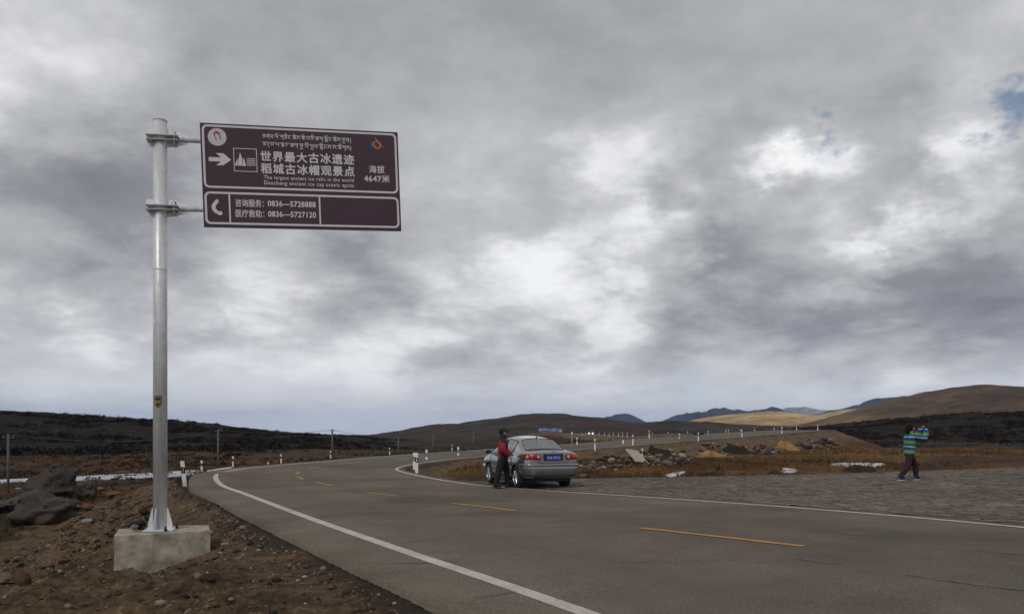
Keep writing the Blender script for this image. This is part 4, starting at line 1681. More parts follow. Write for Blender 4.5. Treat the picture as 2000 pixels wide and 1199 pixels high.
lettering('世界最大古冰遗迹', 515, 301, 696, 307.5, 19.5, 0.026, 1.14)
lettering('稻城古冰帽观景点', 515, 324, 696, 331, 19.5, 0.026, 1.14)
lettering('The largest ancient ice relic in the world', 520, 348, 694, 353.5, 9.2, 0.012, 1.12)
lettering('Daocheng ancient ice cap scenic spots', 520, 358, 694, 363.5, 9.6, 0.012, 1.14)
lettering('海拔', 725, 328.3, 754.5, 329.3, 14.5, 0.018, 1.05)
lettering('4647米', 714.5, 346, 764, 347.5, 14.2, 0.024, 1.05)
lettering('咨询服务：', 462, 393.5, 517.5, 395, 14.5, 0.016, 1.0)
lettering('0836—5728888', 525.5, 396.5, 618, 399.3, 10.5, 0.026, 1.05)
lettering('医疗救助：', 462, 413.5, 517.5, 415, 14.5, 0.016, 1.0)
lettering('0836—5727120', 525.5, 416.8, 618, 419.3, 10.5, 0.026, 1.05)


def round_rect(u0, v0, u1, v1, r, n=8):
    pts = []
    for cx, cy, a0 in ((u1 - r, v1 - r, 0), (u0 + r, v1 - r, 90), (u0 + r, v0 + r, 180), (u1 - r, v0 + r, 270)):
        for i in range(n + 1):
            a = math.radians(a0 + 90 * i / n)
            pts.append((cx + r * math.cos(a), cy + r * math.sin(a)))
    return pts


def frame(name, u0, v0, u1, v1, w, r, mat='reflective'):
    a, b = round_rect(u0, v0, u1, v1, r), round_rect(u0 + w, v0 + w, u1 - w, v1 - w, max(0.001, r - w * 0.8))
    n = len(a)
    return flat(name, [(a[i], a[(i + 1) % n], b[(i + 1) % n], b[i]) for i in range(n)], M[mat])


frame('border', 0.030, 0.655, PW - 0.030, PHT - 0.030, 0.034, 0.085)
frame('border', 0.030, 0.048, PW - 0.030, 0.592, 0.034, 0.085)
for px in (451, 626):
    u, _ = uv(px, 420)
    flat('divider', [[(u - 0.013, 0.083), (u + 0.013, 0.083), (u + 0.013, 0.557), (u - 0.013, 0.557)]], M['reflective'])


def U(pts):
    return [uv(*p) for p in pts]


flat('arrow', [U([(414, 312), (437.5, 313), (438, 321), (414, 320)]), U([(428.5, 304.5), (442.5, 305), (457.5, 317.8), (442, 328), (428, 328), (437.5, 321), (438, 313)])], M['reflective'])
# landscape pictogram
(u0, v1), (u1, v0) = uv(462.2, 294.5), uv(507.8, 342.5)
u1 = uv(507.8, 296)[0]
frame('pictogram_frame', u0, v0 + 0.01, u1, v1, 0.011, 0.002)
flat('pictogram_mountain', [U([(464, 328.5), (469.5, 315), (470.5, 317), (468, 328.7)]), U([(469, 328.7), (475.3, 303.2), (479.5, 317), (477, 329)]), U([(478, 329.3), (482, 312.5), (486, 329.8)])], M['reflective'])
waves = []
for k_ in range(4):
    yb = 315.5 + k_ * 4.0
    pts = [(487.5 + i * 2.13, yb + (1.1 if i % 2 else -0.9) + i * 0.06) for i in range(9)]
    for a, b in zip(pts[:-1], pts[1:]):
        waves.append(U([(a[0], a[1] + .8), (b[0], b[1] + .8), (b[0], b[1] - .8), (a[0], a[1] - .8)]))
flat('pictogram_waves', waves, M['reflective'])
# telephone receiver
cx, cy = 437.5, 409.0
arc_o = [(cx - 0.2 + 22 * math.cos(a) * 0.98, cy - 15.5 * math.sin(a)) for a in np.linspace(math.radians(122), math.radians(245), 14)]
arc_i = [(cx + 1.6 + 15.5 * math.cos(a), cy - 10.0 * math.sin(a)) for a in np.linspace(math.radians(135), math.radians(230), 14)]
polys = [U([arc_o[i], arc_o[i + 1], arc_i[i + 1], arc_i[i]]) for i in range(13)]
ph = flat('telephone_pictogram', polys, M['reflective'])
flat('telephone_earpiece', [U([(422.0, 396.5), (427.8, 393.2), (430.3, 399.6), (424.6, 402.6)])], M['reflective'], lift=0.001)
flat('telephone_mouthpiece', [U([(424.5, 420.5), (431.0, 425.2), (437.4, 422.4), (434.6, 416.9), (428.0, 417.4)])], M['reflective'], lift=0.001)


def disc(cx, cy, r, n=40):
    c_ = uv(cx, cy)
    k_ = 202 / PHT
    return [(c_[0] + r / k_ * math.cos(2 * math.pi * i / n), c_[1] + r / k_ * math.sin(2 * math.pi * i / n)) for i in range(n)]


def ring(cx, cy, r0, r1, n=40):
    a, b = disc(cx, cy, r1, n), disc(cx, cy, r0, n)
    return [(a[i], a[(i + 1) % n], b[(i + 1) % n], b[i]) for i in range(n)]


flat('emblem', [disc(432, 273.5, 17.3)], M['reflective'], lift=0.001)
flat('emblem_ring', ring(432, 273.5, 16.0, 16.7) + ring(432, 273.5, 11.0, 11.6), M['grey_print'], lift=0.002)
dots = []
for i in range(22):
    a = 2 * math.pi * i / 22
    if 4.5 < a < 4.9:
        continue
    dots.append(disc(432 + 13.8 * math.cos(a), 273.5 - 13.8 * math.sin(a), 0.95, 6))
flat('emblem_lettering', dots, M['grey_print'], lift=0.002)
flat('emblem_hair', [U([(424.5, 268), (427, 263.5), (431.5, 262.2), (436.5, 264.4), (439.3, 269.4), (436, 270), (432, 267.5), (428.5, 267.2), (426, 271)])], M['red_print'], lift=0.002)
flat('emblem_cheek', [U([(436.5, 270.5), (440.5, 270.8), (440.2, 277.5), (436.8, 281.6), (436.2, 276)])], M['pink_print'], lift=0.002)
flat('emblem_face', [U([(426, 270.4), (428.5, 268.5), (428.2, 273.4), (429.8, 277.8), (431.4, 281.8), (429, 279.8), (427, 275.5)]), U([(431.8, 271.8), (436, 271.2), (435, 272.8), (432.4, 273.2)]),
                     U([(430.5, 276), (432.2, 277.4), (431.6, 279.2), (430.2, 278.2)])], M['charcoal_print'], lift=0.002)


def crescent(pts, widths):
    res = []
    p = spline(np.array(pts, float), 6)
    w = np.interp(np.linspace(0, 1, len(p)), np.linspace(0, 1, len(widths)), widths)
    n = normals(np.column_stack([p, np.zeros(len(p))]))
    a, b = p + n * w[:, None], p - n * w[:, None]
    return [U([a[i], a[i + 1], b[i + 1], b[i]]) for i in range(len(p) - 1)]


flat('flame_mark', crescent([(739.5, 274), (741.5, 280.5), (747.5, 286.5), (748.3, 291.5), (744, 295.2), (738.5, 294.2), (737.5, 290.6), (741, 289)], [0.5, 1.9, 2.2, 2.0, 1.7, 1.8, 1.4, 0.4]), M['orange_print'])
flat('flame_mark_leaf', crescent([(740.5, 281.5), (735.5, 285), (734.3, 289.5), (736.5, 294)], [0.3, 1.7, 1.5, 0.4]), M['teal_print'])
flat('flame_mark_petals', crescent([(733, 281), (731, 286), (732.5, 292)], [0.3, 1.0, 0.3]) + crescent([(727, 289), (729.5, 293), (734.5, 295.6)], [0.3, 1.2, 0.4]) + crescent([(756, 289.5), (753.5, 293.4), (749, 296)], [0.3, 1.2, 0.4]), M['blue_print'])

# Tibetan lines: each letter as pen strokes hung from its head stroke
TB = {
    'a': [[(0, 1), (1, 1)], [(.85, 1), (.45, .72), (.1, .66)], [(.45, .72), (.95, .42), (.2, .12)]],
    'dza': [[(0, 1), (1, 1)], [(.15, 1), (.15, .35), (.5, .3)], [(.5, 1), (.5, .3)], [(.85, 1), (.85, 0)], [(.5, .55), (.85, .55)], [(.95, 1.15), (.7, 1.25)]],
    'ma': [[(0, 1), (1, 1)], [(.25, 1), (.3, .5), (.8, .52)], [(.8, 1), (.8, 0)], [(.3, .5), (.08, .1)]],
    'pa': [[(0, 1), (.3, 1)], [(.12, 1), (.14, .45), (.8, .5)], [(.8, 1), (.8, .05)], [(.6, 1), (1, 1)]],
    'la': [[(0, 1), (1, 1)], [(.2, 1), (.3, .5), (.1, .2)], [(.3, .55), (.55, .45)], [(.8, 1), (.8, .1), (.5, .15)]],
    'nga': [[(0, 1), (1, 1)], [(.15, 1), (.35, .6), (.2, .25), (.85, .2)]],
    'cha': [[(0, 1), (1, 1)], [(.2, 1), (.2, .1)], [(.5, 1), (.5, .1)], [(.8, 1), (.8, .1)], [(.2, .15), (.8, .15)], [(.2, .58), (.8, .58)]],
    'sa': [[(0, 1), (1, 1)], [(.25, 1), (.3, .55), (.05, .1)], [(.3, .6), (.75, .5)], [(.75, 1), (.75, .5), (.98, .05)]],
    'ba': [[(0, 1), (1, 1)], [(.15, 1), (.15, .3), (.85, .3)], [(.85, 1), (.85, .3)]],
    'ga': [[(0, 1), (1, 1)], [(.2, 1), (.25, .5), (.6, .55)], [(.6, 1), (.6, .5)], [(.85, 1), (.85, -.35)]],
    'sgr': [[(0, 1), (1, 1)], [(.25, 1), (.3, .7), (.1, .5)], [(.3, .72), (.9, .66)], [(.1, .4), (.9, .4)], [(.3, .4), (.3, .05), (.7, .05)], [(.85, .4), (.85, -.3)], [(.2, -.15), (.8, -.3)]],
    'rj': [[(0, 1), (1, 1)], [(.5, 1), (.5, .65)], [(.05, .62), (.95, .62)], [(.2, .62), (.2, .1), (.8, .1), (.8, .62)], [(.2, .36), (.8, .36)]],
    'sha': [[(0, 1), (1, 1)], [(.5, 1), (.2, .55), (.75, .45)], [(.75, 1), (.75, .2)], [(.2, .55), (.3, .1)]],
    'da': [[(0, 1), (1, 1)], [(.35, 1), (.6, .6), (.25, .35), (.85, -.35)]],
    'ta': [[(0, 1), (1, 1)], [(.5, 1), (.15, .7), (.5, .5), (.9, .6)], [(.1, .35), (.9, .35)], [(.5, .35), (.3, 0), (.8, .02)]],
    'zha': [[(0, 1), (1, 1)], [(.3, 1), (.1, .6), (.5, .55), (.9, .7)], [(.4, .55), (.5, .1)], [(.75, 1), (.85, .2)]],
    'ya': [[(0, 1), (.35, 1)], [(.15, 1), (.15, .4), (.5, .5), (.85, .35)], [(.5, .9), (.5, .5)], [(.85, 1), (.85, .05)]],
    'ra': [[(0, 1), (1, 1)], [(.3, 1), (.6, .6), (.2, .15)]],
    'i': [[(.2, 1.1), (.35, 1.5), (.75, 1.45), (.85, 1.1)]],
    'e': [[(.15, 1.5), (.8, 1.12)]],
    'o': [[(.1, 1.5), (.45, 1.2)], [(.45, 1.2), (.9, 1.55)]],
    'u': [[(.25, -.05), (.15, -.4), (.8, -.45), (.6, -.15)]],
    '.': [[(.1, .98), (.26, .88)]],
    '|': [[(.2, 1), (.2, -.35)]],
}


def tibetan(line, x0, y0, x1, y1, hpx):
    items = line.split()
    adv = [0.40 if i in '.|' else 1.16 for i in items if i not in 'ieou']
    tot = sum(adv)
    polys, cur, last = [], 0.0, 0.0
    w = 0.085
    for it in items:
        if it in 'ieou':
            ox = last
        else:
            ox = cur
            last = cur
            cur += 0.40 if it in '.|' else 1.16
        for st in TB[it]:
            for a, b in zip(st[:-1], st[1:]):
                d = Vector((b[0] - a[0], b[1] - a[1])).normalized()
                n = Vector((-d.y, d.x)) * w
                e = d * w * 0.6
                q = []
                for p, sg, se in ((a, 1, -1), (b, 1, 1), (b, -1, 1), (a, -1, -1)):
                    X_ = ox + p[0] + n.x * sg + e.x * se
                    Y_ = p[1] + n.y * sg + e.y * se
                    f_ = X_ / tot
                    q.append((x0 + (x1 - x0) * f_, y0 + (y1 - y0) * f_ + hpx * (1 - Y_)))
                polys.append(U(q))
    return flat('lettering', polys, M['reflective'])


tibetan('a dza ma . pa o . ga la i nga . cha e sa . cha e . ba a i . cha ga . sgr o nga . rj e sa . sha u la |', 520, 268.5, 692, 276.5, 6.6)
tibetan('a da ba . pa . ta ra . cha ga . zha u . ma o . ya u la . sgr o nga sa . sa . cha i ga sa |', 520, 283.5, 692, 291.5, 6.6)

# small shield sticker on the pole
bm = bmesh.new()
sh = [(-.072, .085), (-.045, .1), (0, .092), (.045, .1), (.072, .085), (.066, -.02), (.035, -.085), (0, -.105), (-.035, -.085), (-.066, -.02)]


def wrap(pts, r, z0, a0):
    return [(r * math.sin(p[0] / r + a0), -r * math.cos(p[0] / r + a0), z0 + p[1]) for p in pts]


def wrapped(name, pts, r, mat, a0=-0.42, z0=2.13):
    bm_ = bmesh.new()
    f_ = bm_.faces.new([bm_.verts.new(v) for v in wrap(pts, r, z0, a0)])
    bmesh.ops.triangulate(bm_, faces=[f_])
    return bm_obj(name, bm_, mat, pole)


def sub_strip(poly, n=10):
    """vertical slices of a convex outline so it bends round the pole"""
    P_ = np.array(poly)
    xs = np.linspace(P_[:, 0].min(), P_[:, 0].max(), n + 1)
    top, bot = [], []
    for x_ in xs:
        ys = []
        for a, b in zip(P_, np.roll(P_, -1, axis=0)):
            if (a[0] - x_) * (b[0] - x_) <= 0 and a[0] != b[0]:
                ys.append(a[1] + (b[1] - a[1]) * (x_ - a[0]) / (b[0] - a[0]))
        top.append(max(ys))
        bot.append(min(ys))
    return xs, top, bot


def sticker(name, poly, r, mat, a0=-0.16, z0=2.13):
    xs, top, bot = sub_strip(poly)
    V = wrap([(x_, b) for x_, b in zip(xs, bot)], r, z0, a0) + wrap([(x_, b) for x_, b in zip(xs, top)], r, z0, a0)
    n = len(xs)
    return mesh_obj(name, V, [(i, i + 1, n + i + 1, n + i) for i in range(n - 1)], mat, pole)


sticker('shield_sticker', sh, 0.1155, M['black'])
inner = [(x_ * 0.84, y_ * 0.84) for x_, y_ in sh]
sticker('sticker_gold', inner, 0.1165, M['gold'])
sticker('sticker_centre', [(x_ * 0.70, y_ * 0.72) for x_, y_ in sh], 0.1172, M['black'])
for dx in (-0.034, -0.014, 0.008, 0.030):
    sticker('sticker_mark', [(dx - .007, .022), (dx + .007, .022), (dx + .007, -.030), (dx - .007, -.030)], 0.118, M['gold'])

# dark stones dumped on the back left corner of the block
for i, (dx, dy, dz, s, mn_, lab) in enumerate([
        (-0.62, 0.10, 0.06, 0.26, 'stone_dark', 0), (-0.40, 0.20, 0.06, 0.26, 'stone_dark', 0), (-0.50, 0.30, 0.16, 0.24, 'stone_dark', 0), (-0.74, 0.30, 0.08, 0.24, 'stone_dark', 0),
        (-0.28, 0.05, 0.05, 0.20, 'stone_dark', 0), (-0.60, 0.28, 0.26, 0.20, 'stone_dark', 0), (-0.33, 0.25, 0.14, 0.20, 'stone_grey', 1), (-0.56, -0.16, 0.05, 0.14, 'stone_pale', 2),
        (-0.55, 0.30, 0.36, 0.16, 'stone_tan', 3), (-0.60, -0.02, 0.13, 0.15, 'stone_grey', 4)]):
    lab_ = ['one of the dark stones dumped on the concrete block beside the sign pole', 'grey stone leaning on the dark stones nearest the sign pole', 'small yellowish stone at the front of the dark stones on the concrete block',
            'tan stone on top of the dark stones beside the sign pole', 'grey upright stone above the small yellowish stone on the concrete block'][lab]
    stone('stone', 0, 0, 0, mn_, lab_, 'stones dumped on the concrete block', pos=(-5.66 + dx, 13.28 + dy, -0.04 + dz - s * 0.05), size=s, sink=0.2, squash=0.9)

# ------------------------------------------------------------------ marker posts
M['post_white'] = simple('white_post_paint', (0.80, 0.80, 0.78), 0.5, 0.08, 9)
M['amber'] = simple('amber_reflector', (0.55, 0.27, 0.02), 0.3, 0.1, 20)
M['white_refl'] = simple('white_reflector', (0.72, 0.70, 0.68), 0.3, 0.1, 20)


def make_post(refl):
    root = empty('marker_post', (0, 0, 0))
    W, Dp, H = 0.125, 0.105, 0.86

    def prism(z0, z1, grow, slant0=0.0, slant1=0.0):
        bm_ = bmesh.new()
        ring_ = [(-W / 2, -Dp / 2), (W / 2, -Dp / 2), (W / 2, 0.0), (0.02, Dp / 2), (-0.02, Dp / 2), (-W / 2, 0.0)]
        lo = [bm_.verts.new((a * (1 + grow), b * (1 + grow), z0 - slant0 * a)) for a, b in ring_]
        hi_ = [bm_.verts.new((a * (1 + grow), b * (1 + grow), z1 - slant1 * a)) for a, b in ring_]
        bm_.faces.new(lo[::-1])
        bm_.faces.new(hi_)
        for i in range(6):
            j = (i + 1) % 6
            bm_.faces.new([lo[i], lo[j], hi_[j], hi_[i]])
        bmesh.ops.recalc_face_normals(bm_, faces=bm_.faces[:])
        return bm_
    bm_obj('post_body', prism(-0.25, H, 0.0, 0, 0.22), M['post_white'], root)
    band = bm_obj('black_band', prism(0.44, 0.66, 0.05, 0.22, 0.22), M['black'], root)
    bm_ = bmesh.new()
    add_box(bm_, (0.0, -Dp / 2 * 1.05 - 0.003, 0.55), (0.036, 0.006, 0.15), bevel=0.002)
    bm_obj('reflector', bm_, M[refl], band)
    return root


POSTS = [None, None]


def post(px, py, hpx, label, group, refl=0, lean=0.0, y=None, z=None):
    a = (px - 1000) / FPX
    if y is None:
        x, y, z = site(px, py)
    else:
        x = a * y
        z = EYE - (py - YH) / FPX * y if z is None else z
    if POSTS[refl] is None:
        POSTS[refl] = make_post(('amber', 'white_refl')[refl])
        o = POSTS[refl]
    else:
        o = copy_tree(POSTS[refl])
    o.location = (x, y, z)
    o.rotation_euler = (0, lean, rnd.uniform(-0.15, 0.15) - math.atan(a))
    s = hpx * y / FPX / 0.86
    s = min(1.25, max(0.8, s))
    o.scale = (s, s, s)
    return tag(o, label, 'marker post', group)


g1 = 'marker posts along the outer edge of the bend'
for i, (px, py, hpx, lean, y, lab) in enumerate([
        (361, 950, 50, -0.10, None, 'tilted white marker post with amber reflector nearest to the sign pole'),
        (394, 922, 38, -0.02, None, 'upright white marker post second from the sign pole at the bend'),
        (455, 912, 32, 0, None, 'third white marker post from the sign pole, right of the utility pole'),
        (549, 905, 26, 0, None, 'fourth white marker post from the sign pole on the outer edge'),
        (646, 896, 22, -0.05, None, 'fifth white marker post from the sign pole, below a utility pole'),
        (761, 888, 21, -0.04, None, 'sixth white marker post from the sign pole, before the far straight'),
        (883, 880, 18, -0.04, None, 'seventh white marker post from the sign pole, nearest to the man')]):
    post(px, py, hpx, lab, g1, 0, lean)
g2 = 'marker posts along the inner edge of the bend'
for px, py, hpx, lab in [(809, 917, 33, 'left one of the two close white marker posts inside the bend'), (814, 923, 39, 'right, nearer one of the two close white marker posts inside the bend'),
                         (833, 906, 28, 'third white marker post inside the bend, right of the close pair'), (895, 897, 24, 'fourth white marker post inside the bend, nearest to the car')]:
    post(px, py, hpx, lab, g2, 1)
g3 = 'marker posts along the far road'
far_near = [(1162, 874.5, 74), (1236, 865, 82), (1364, 859, 91), (1449, 852.5, 99), (1527, 846, 108), (1597, 840.5, 118)]
for i, (px, py, y) in enumerate(far_near):
    post(px, py, 0.86 * FPX / y, '%s white marker post right of the car on the near edge of the far road' % ordinal(i), g3, 1, y=y)
far_far = [(1127, 869.5, 86), (1327, 860, 98), (1268, 853, 105), (1474, 849.5, 119), (1512, 846, 122), (1556, 841, 127)]
for i, (px, py, y) in enumerate(sorted(far_far)):
    post(px, py, 0.86 * FPX / y, '%s white marker post right of the car on the far edge of the far road' % ordinal(i), g3, 1, y=y)
g4 = 'marker posts along the road up the valley'
xs_ = [(1305, 852.6, 145), (1343, 852, 140), (1383, 851, 134), (1418, 849.5, 133), (1423, 849.0, 130), (1446, 848.5, 128), (1274, 854, 158), (1208, 853.5, 172), (1225, 853, 168), (1190, 852.5, 186), (1181, 851, 196), (1170, 850.5, 205), (1160, 850, 212),
       (1144, 850, 220), (1137, 852, 200), (1152, 849, 230), (1198, 851.5, 190), (1216, 852, 180)]
for i, (px, py, y) in enumerate(sorted(xs_)):
    post(px, py, 0.86 * FPX / y, '%s marker post from the left along the second road up the valley' % ordinal(i), g4, 1, y=y, z=None)

# a low kilometre stone on the outer edge
x, y, z = site(524, 907)
bm = bmesh.new()
add_box(bm, (0, 0, 0.10), (0.16, 0.10, 0.40), bevel=0.02)
o = bm_obj('kilometre_stone', bm, M['post_white'])
o.location = (x, y, z)
bm = bmesh.new()
add_box(bm, (0.0, -0.052, 0.20), (0.05, 0.004, 0.08))
bm_obj('numeral_plate', bm, M['black'], o)
tag(o, 'low white kilometre stone between the third and fourth posts of the bend', 'marker stone')
# stub of white post in the rubble
x, y, z = site(1255, 897)
o = copy_tree(POSTS[1])
o.location = (x, y + 0.4, z - 0.02)
o.rotation_euler = (0.05, 0.03, 0.2)
tag(o, 'white post stub sticking out of the rubble behind the tilted slab', 'marker post', None)
del o['group']
x, y, z = site(1218, 868)
bm = bmesh.new()
add_box(bm, (0, 0, 0.15), (0.16, 0.10, 0.50), bevel=0.02)
o = bm_obj('kilometre_stone', bm, M['post_white'])
o.location = (1217 / FPX * 0 + (1217 - 1000) / FPX * 86, 86, EYE - (866 - YH) / FPX * 86)
tag(o, 'short white stone on the far verge of the far road above the slab', 'marker stone')

# ------------------------------------------------------------------ utility poles and their wires
M['pole_conc'] = simple('weathered_pole', (0.10, 0.098, 0.095), 0.9, 0.25, 4)
M['wire'] = simple('wire', (0.05, 0.05, 0.055), 0.6, 0.1, 5)
poles = []
for px, yt, yb, D, lab in [(16, 847, 962, 47, 'grey utility pole at the left edge beside the boulders'), (426, 838, 919, 78, 'grey utility pole at the outer edge of the bend'),
                           (649, 838, 893, 110, 'grey utility pole standing above the skyline dip left of the far straight'), (778, 852, 888, 140, 'grey utility pole before the dark moor, left of the middle one'),
                           (846, 845, 884, 136, 'grey utility pole before the dark moor, the middle one of three'), (925, 840, 880, 130, 'grey utility pole before the dark moor, nearest to the man')]:
    x = (px - 1000) / FPX * D
    zt, zb = EYE - (yt - YH) / FPX * D, EYE - (yb - YH) / FPX * D
    root = empty('utility_pole', (x, D, zb))
    bm = bmesh.new()
    add_tube(bm, (0, 0, -0.6), (0, 0, zt - zb), 0.105 * D / 90 + 0.03, 0.065 * D / 90 + 0.03, 10)
    bm_obj('shaft', bm, M['pole_conc'], root, True)
    bm = bmesh.new()
    add_box(bm, (0, 0, zt - zb - 0.22), (0.7, 0.06, 0.06))
    bm_obj('cross_arm', bm, M['pole_conc'], root)
    for dx in (-0.3, 0.3):
        bm = bmesh.new()
        add_tube(bm, (dx, 0, zt - zb - 0.19), (dx, 0, zt - zb - 0.05), 0.03, 0.02, 8)
        bm_obj('insulator', bm, M['pole_conc'], root)
    tag(root, lab, 'utility pole', 'utility poles along the valley')
    poles.append((Vector((x, D, zt - 0.05)), lab))
names = ['between the left edge pole and the pole at the bend', 'from the pole at the bend to the skyline pole', 'from the skyline pole to the moor poles', 'between the left and the middle moor pole', 'between the middle and the last moor pole']
for i in range(5):
    a, b = poles[i][0], poles[i + 1][0]
    for side, sw in ((-0.3, 'left'), (0.3, 'right')):
        bm = bmesh.new()
        n = 14
        prev = None
        for j in range(n + 1):
            t_ = j / n
            p = a.lerp(b, t_) + Vector((side, 0, -1.2 * t_ * (1 - t_) * 4 * (0.35 if i else 0.6)))
            if prev is not None:
                add_tube(bm, prev, p, 0.014, seg=5, caps=False)
            prev = p
        o = bm_obj('wire', bm, M['wire'])
        tag(o, 'thin wire %s, %s strand' % (names[i], sw), 'wire', 'utility wires')

# ------------------------------------------------------------------ far billboard, round sign, distant car


def mat_billboard():
    t = NT('billboard_print')
    sp = t.N.new('ShaderNodeSeparateXYZ')
    t.L.new(t.obj(), sp.inputs[0])
    h = sp.outputs[2]
    rdg = t.noise(0.9, 6, 0.6, stretch=(1, 1, 0.35))
    cl = t.noise(0.8, 6, 0.6, stretch=(1, 1, 2.0))
    skyc = t.mix(t.ramp(cl, [(0.45, 0.0), (0.6, 0.9)]), (0.05, 0.12, 0.34), (0.42, 0.50, 0.62))
    land = t.ramp(t.noise(3.0, 6, 0.7), [(0.35, (0.05, 0.035, 0.04)), (0.5, (0.26, 0.11, 0.07)), (0.62, (0.09, 0.09, 0.13)), (0.75, (0.42, 0.34, 0.32))])
    k_ = t.math('ADD', t.math('ADD', h, t.math('MULTIPLY', rdg, -1.3)), 0.62)
    c_ = t.mix(t.ramp(k_, [(0.0, 0.0), (0.12, 1.0)]), land, skyc)
    t.set('Base Color', c_)
    t.set('Roughness', 0.5)
    return t.m


M['billboard'] = mat_billboard()
D = 190.0
bx, bz0, bz1 = (1075 - 1000) / FPX * D, EYE - (851 - YH) / FPX * D, EYE - (836.5 - YH) / FPX * D
gz = h1(bx, D)
bb = empty('billboard', (bx, D, gz), -0.05)
bm = bmesh.new()
add_box(bm, (0, 0, 0), (46 / FPX * D, 0.25, bz1 - bz0), bevel=0.03)
o = bm_obj('board', bm, M['billboard'], bb)
o.location = (0, 0, (bz0 + bz1) / 2 - gz)
bm = bmesh.new()
add_box(bm, (0, 0, bz0 - gz - 0.08), (46 / FPX * D + 0.1, 0.35, 0.12))
bm_obj('lower_rail', bm, M['black'], bb)
for dx in (-2.3, -0.8, 0.8, 2.3):
    bm = bmesh.new()
    add_tube(bm, (dx, 0.25, -0.5), (dx, 0.25, bz1 - gz - 0.1), 0.09, seg=10)
    bm_obj('leg', bm, M['pole_conc'], bb)
tag(bb, 'wide billboard with a blue sky landscape picture far behind the car', 'billboard')

D = 180.0
rx = (1117 - 1000) / FPX * D
gz = h1(rx, D)
rs = empty('round_sign', (rx, D, gz))
zc = EYE - (845.5 - YH) / FPX * D
bm = bmesh.new()
add_tube(bm, (0, 0, -0.4), (0, 0, zc - gz + 0.3), 0.05, seg=8)
bm_obj('post', bm, M['grey_paint'], rs)
bm = bmesh.new()
add_tube(bm, (0, -0.05, zc - gz), (0, -0.09, zc - gz), 0.26, seg=24)
bm_obj('disc', bm, M['grey_paint'], rs)
tag(rs, 'small round traffic sign on a post right of the billboard', 'road sign')

# car far up the valley road
D = 262.0
cx_ = (1155 - 1000) / FPX * D
cz = EYE - (850.5 - YH) / FPX * D
M['far_car'] = simple('dark_car_paint', (0.02, 0.02, 0.023), 0.35, 0.1, 3)
t = NT('headlamp')
t.set('Base Color', (0.9, 0.9, 0.9))
t.set('Emission Color', (1.0, 0.97, 0.92))
t.set('Emission Strength', 1.2)
M['headlamp'] = t.m
fc = empty('distant_car', (cx_, D, cz), -0.2)
bm = bmesh.new()
prof = [(-.85, .25), (-.88, .75), (-.80, .95), (-.62, 1.45), (.62, 1.45), (.80, .95), (.88, .75), (.85, .25)]
f1 = [bm.verts.new((a, -2.0 if b < 1 else -0.9, b)) for a, b in prof]
f2 = [bm.verts.new((a, 2.0 if b < 1 else 1.3, b)) for a, b in prof]
bm.faces.new(f1)
bm.faces.new(f2)
for i in range(8):
    j = (i + 1) % 8
    bm.faces.new([f1[i], f1[j], f2[j], f2[i]])
bmesh.ops.recalc_face_normals(bm, faces=bm.faces[:])
bm_obj('body', bm, M['far_car'], fc)
for sx in (-.6, .6):
    bm = bmesh.new()
    add_tube(bm, (sx, -2.0, .72), (sx, -2.07, .72), 0.26, seg=12)
    bm_obj('headlight', bm, M['headlamp'], fc)
    for sy in (-1.3, 1.3):
        bm = bmesh.new()
        add_tube(bm, (sx - .1, sy, .3), (sx + .1, sy, .3), 0.3, seg=14)
        bm_obj('wheel', bm, M['black'], fc)
tag(fc, 'distant dark car with both headlights lit on the road up the valley', 'car')

# ------------------------------------------------------------------ the silver saloon


def mat_carpaint():
    t = NT('silver_paint')
    n = t.noise(3.0, 5, 0.6)
    fl = t.noise(400, 2, 0.5)
    c = t.mix(0.25, (0.36, 0.37, 0.385), t.ramp(fl, [(0.3, 0.7), (0.7, 1.2)]), 'MULTIPLY')
    c = t.mix(0.3, c, t.ramp(n, [(0.3, 0.85), (0.7, 1.05)]), 'MULTIPLY')
    # road dust thrown up on the lower body
    sp = t.N.new('ShaderNodeSeparateXYZ')
    t.L.new(t.obj(), sp.inputs[0])
    d = t.math('MULTIPLY', t.ramp(sp.outputs[2], [(0.18, 0.75), (0.62, 0.0)]), t.noise(7, 5, 0.7))
    c = t.mix(d, c, (0.19, 0.16, 0.13))
    t.set('Base Color', c)
    t.set('Metallic', 0.88)
    t.set('Roughness', 0.26)
    t.set('Coat Weight', 0.8)
    t.set('Coat Roughness', 0.06)
    return t.m


M['silver'] = mat_carpaint()
t = NT('tinted_glass')
t.set('Base Color', (0.055, 0.065, 0.062))
t.set('Roughness', 0.04)
t.set('Specular IOR Level', 0.9)
t.set('Coat Weight', 1.0)
t.set('Coat Roughness', 0.02)
M['car_glass'] = t.m
M['trim'] = simple('black_trim', (0.016, 0.016, 0.017), 0.5, 0.15, 9)
M['rubber'] = simple('tyre_rubber', (0.022, 0.021, 0.020), 0.85, 0.3, 9, bump=0.2)
M['alloy'] = simple('alloy_rim', (0.55, 0.56, 0.57), 0.35, 0.1, 9, metal=0.7)
t = NT('red_lens')
t.set('Base Color', (0.27, 0.010, 0.012))
t.set('Roughness', 0.12)
t.set('Coat Weight', 1.0)
t.set('Subsurface Weight', 0.0)
M['red_lens'] = t.m
M['bright_red'] = simple('bright_red_lens', (0.50, 0.025, 0.020), 0.15, 0.05, 9, coat=1.0)
M['clear_lens'] = simple('clear_lens', (0.62, 0.42, 0.40), 0.12, 0.1, 20, coat=1.0)
M['chrome'] = simple('chrome', (0.75, 0.76, 0.78), 0.12, 0.03, 9, metal=1.0)
M['plate_blue'] = simple('plate_blue', (0.012, 0.045, 0.36), 0.4, 0.1, 9)
M['plate_white'] = simple('plate_white', (0.72, 0.74, 0.78), 0.4, 0.05, 9)

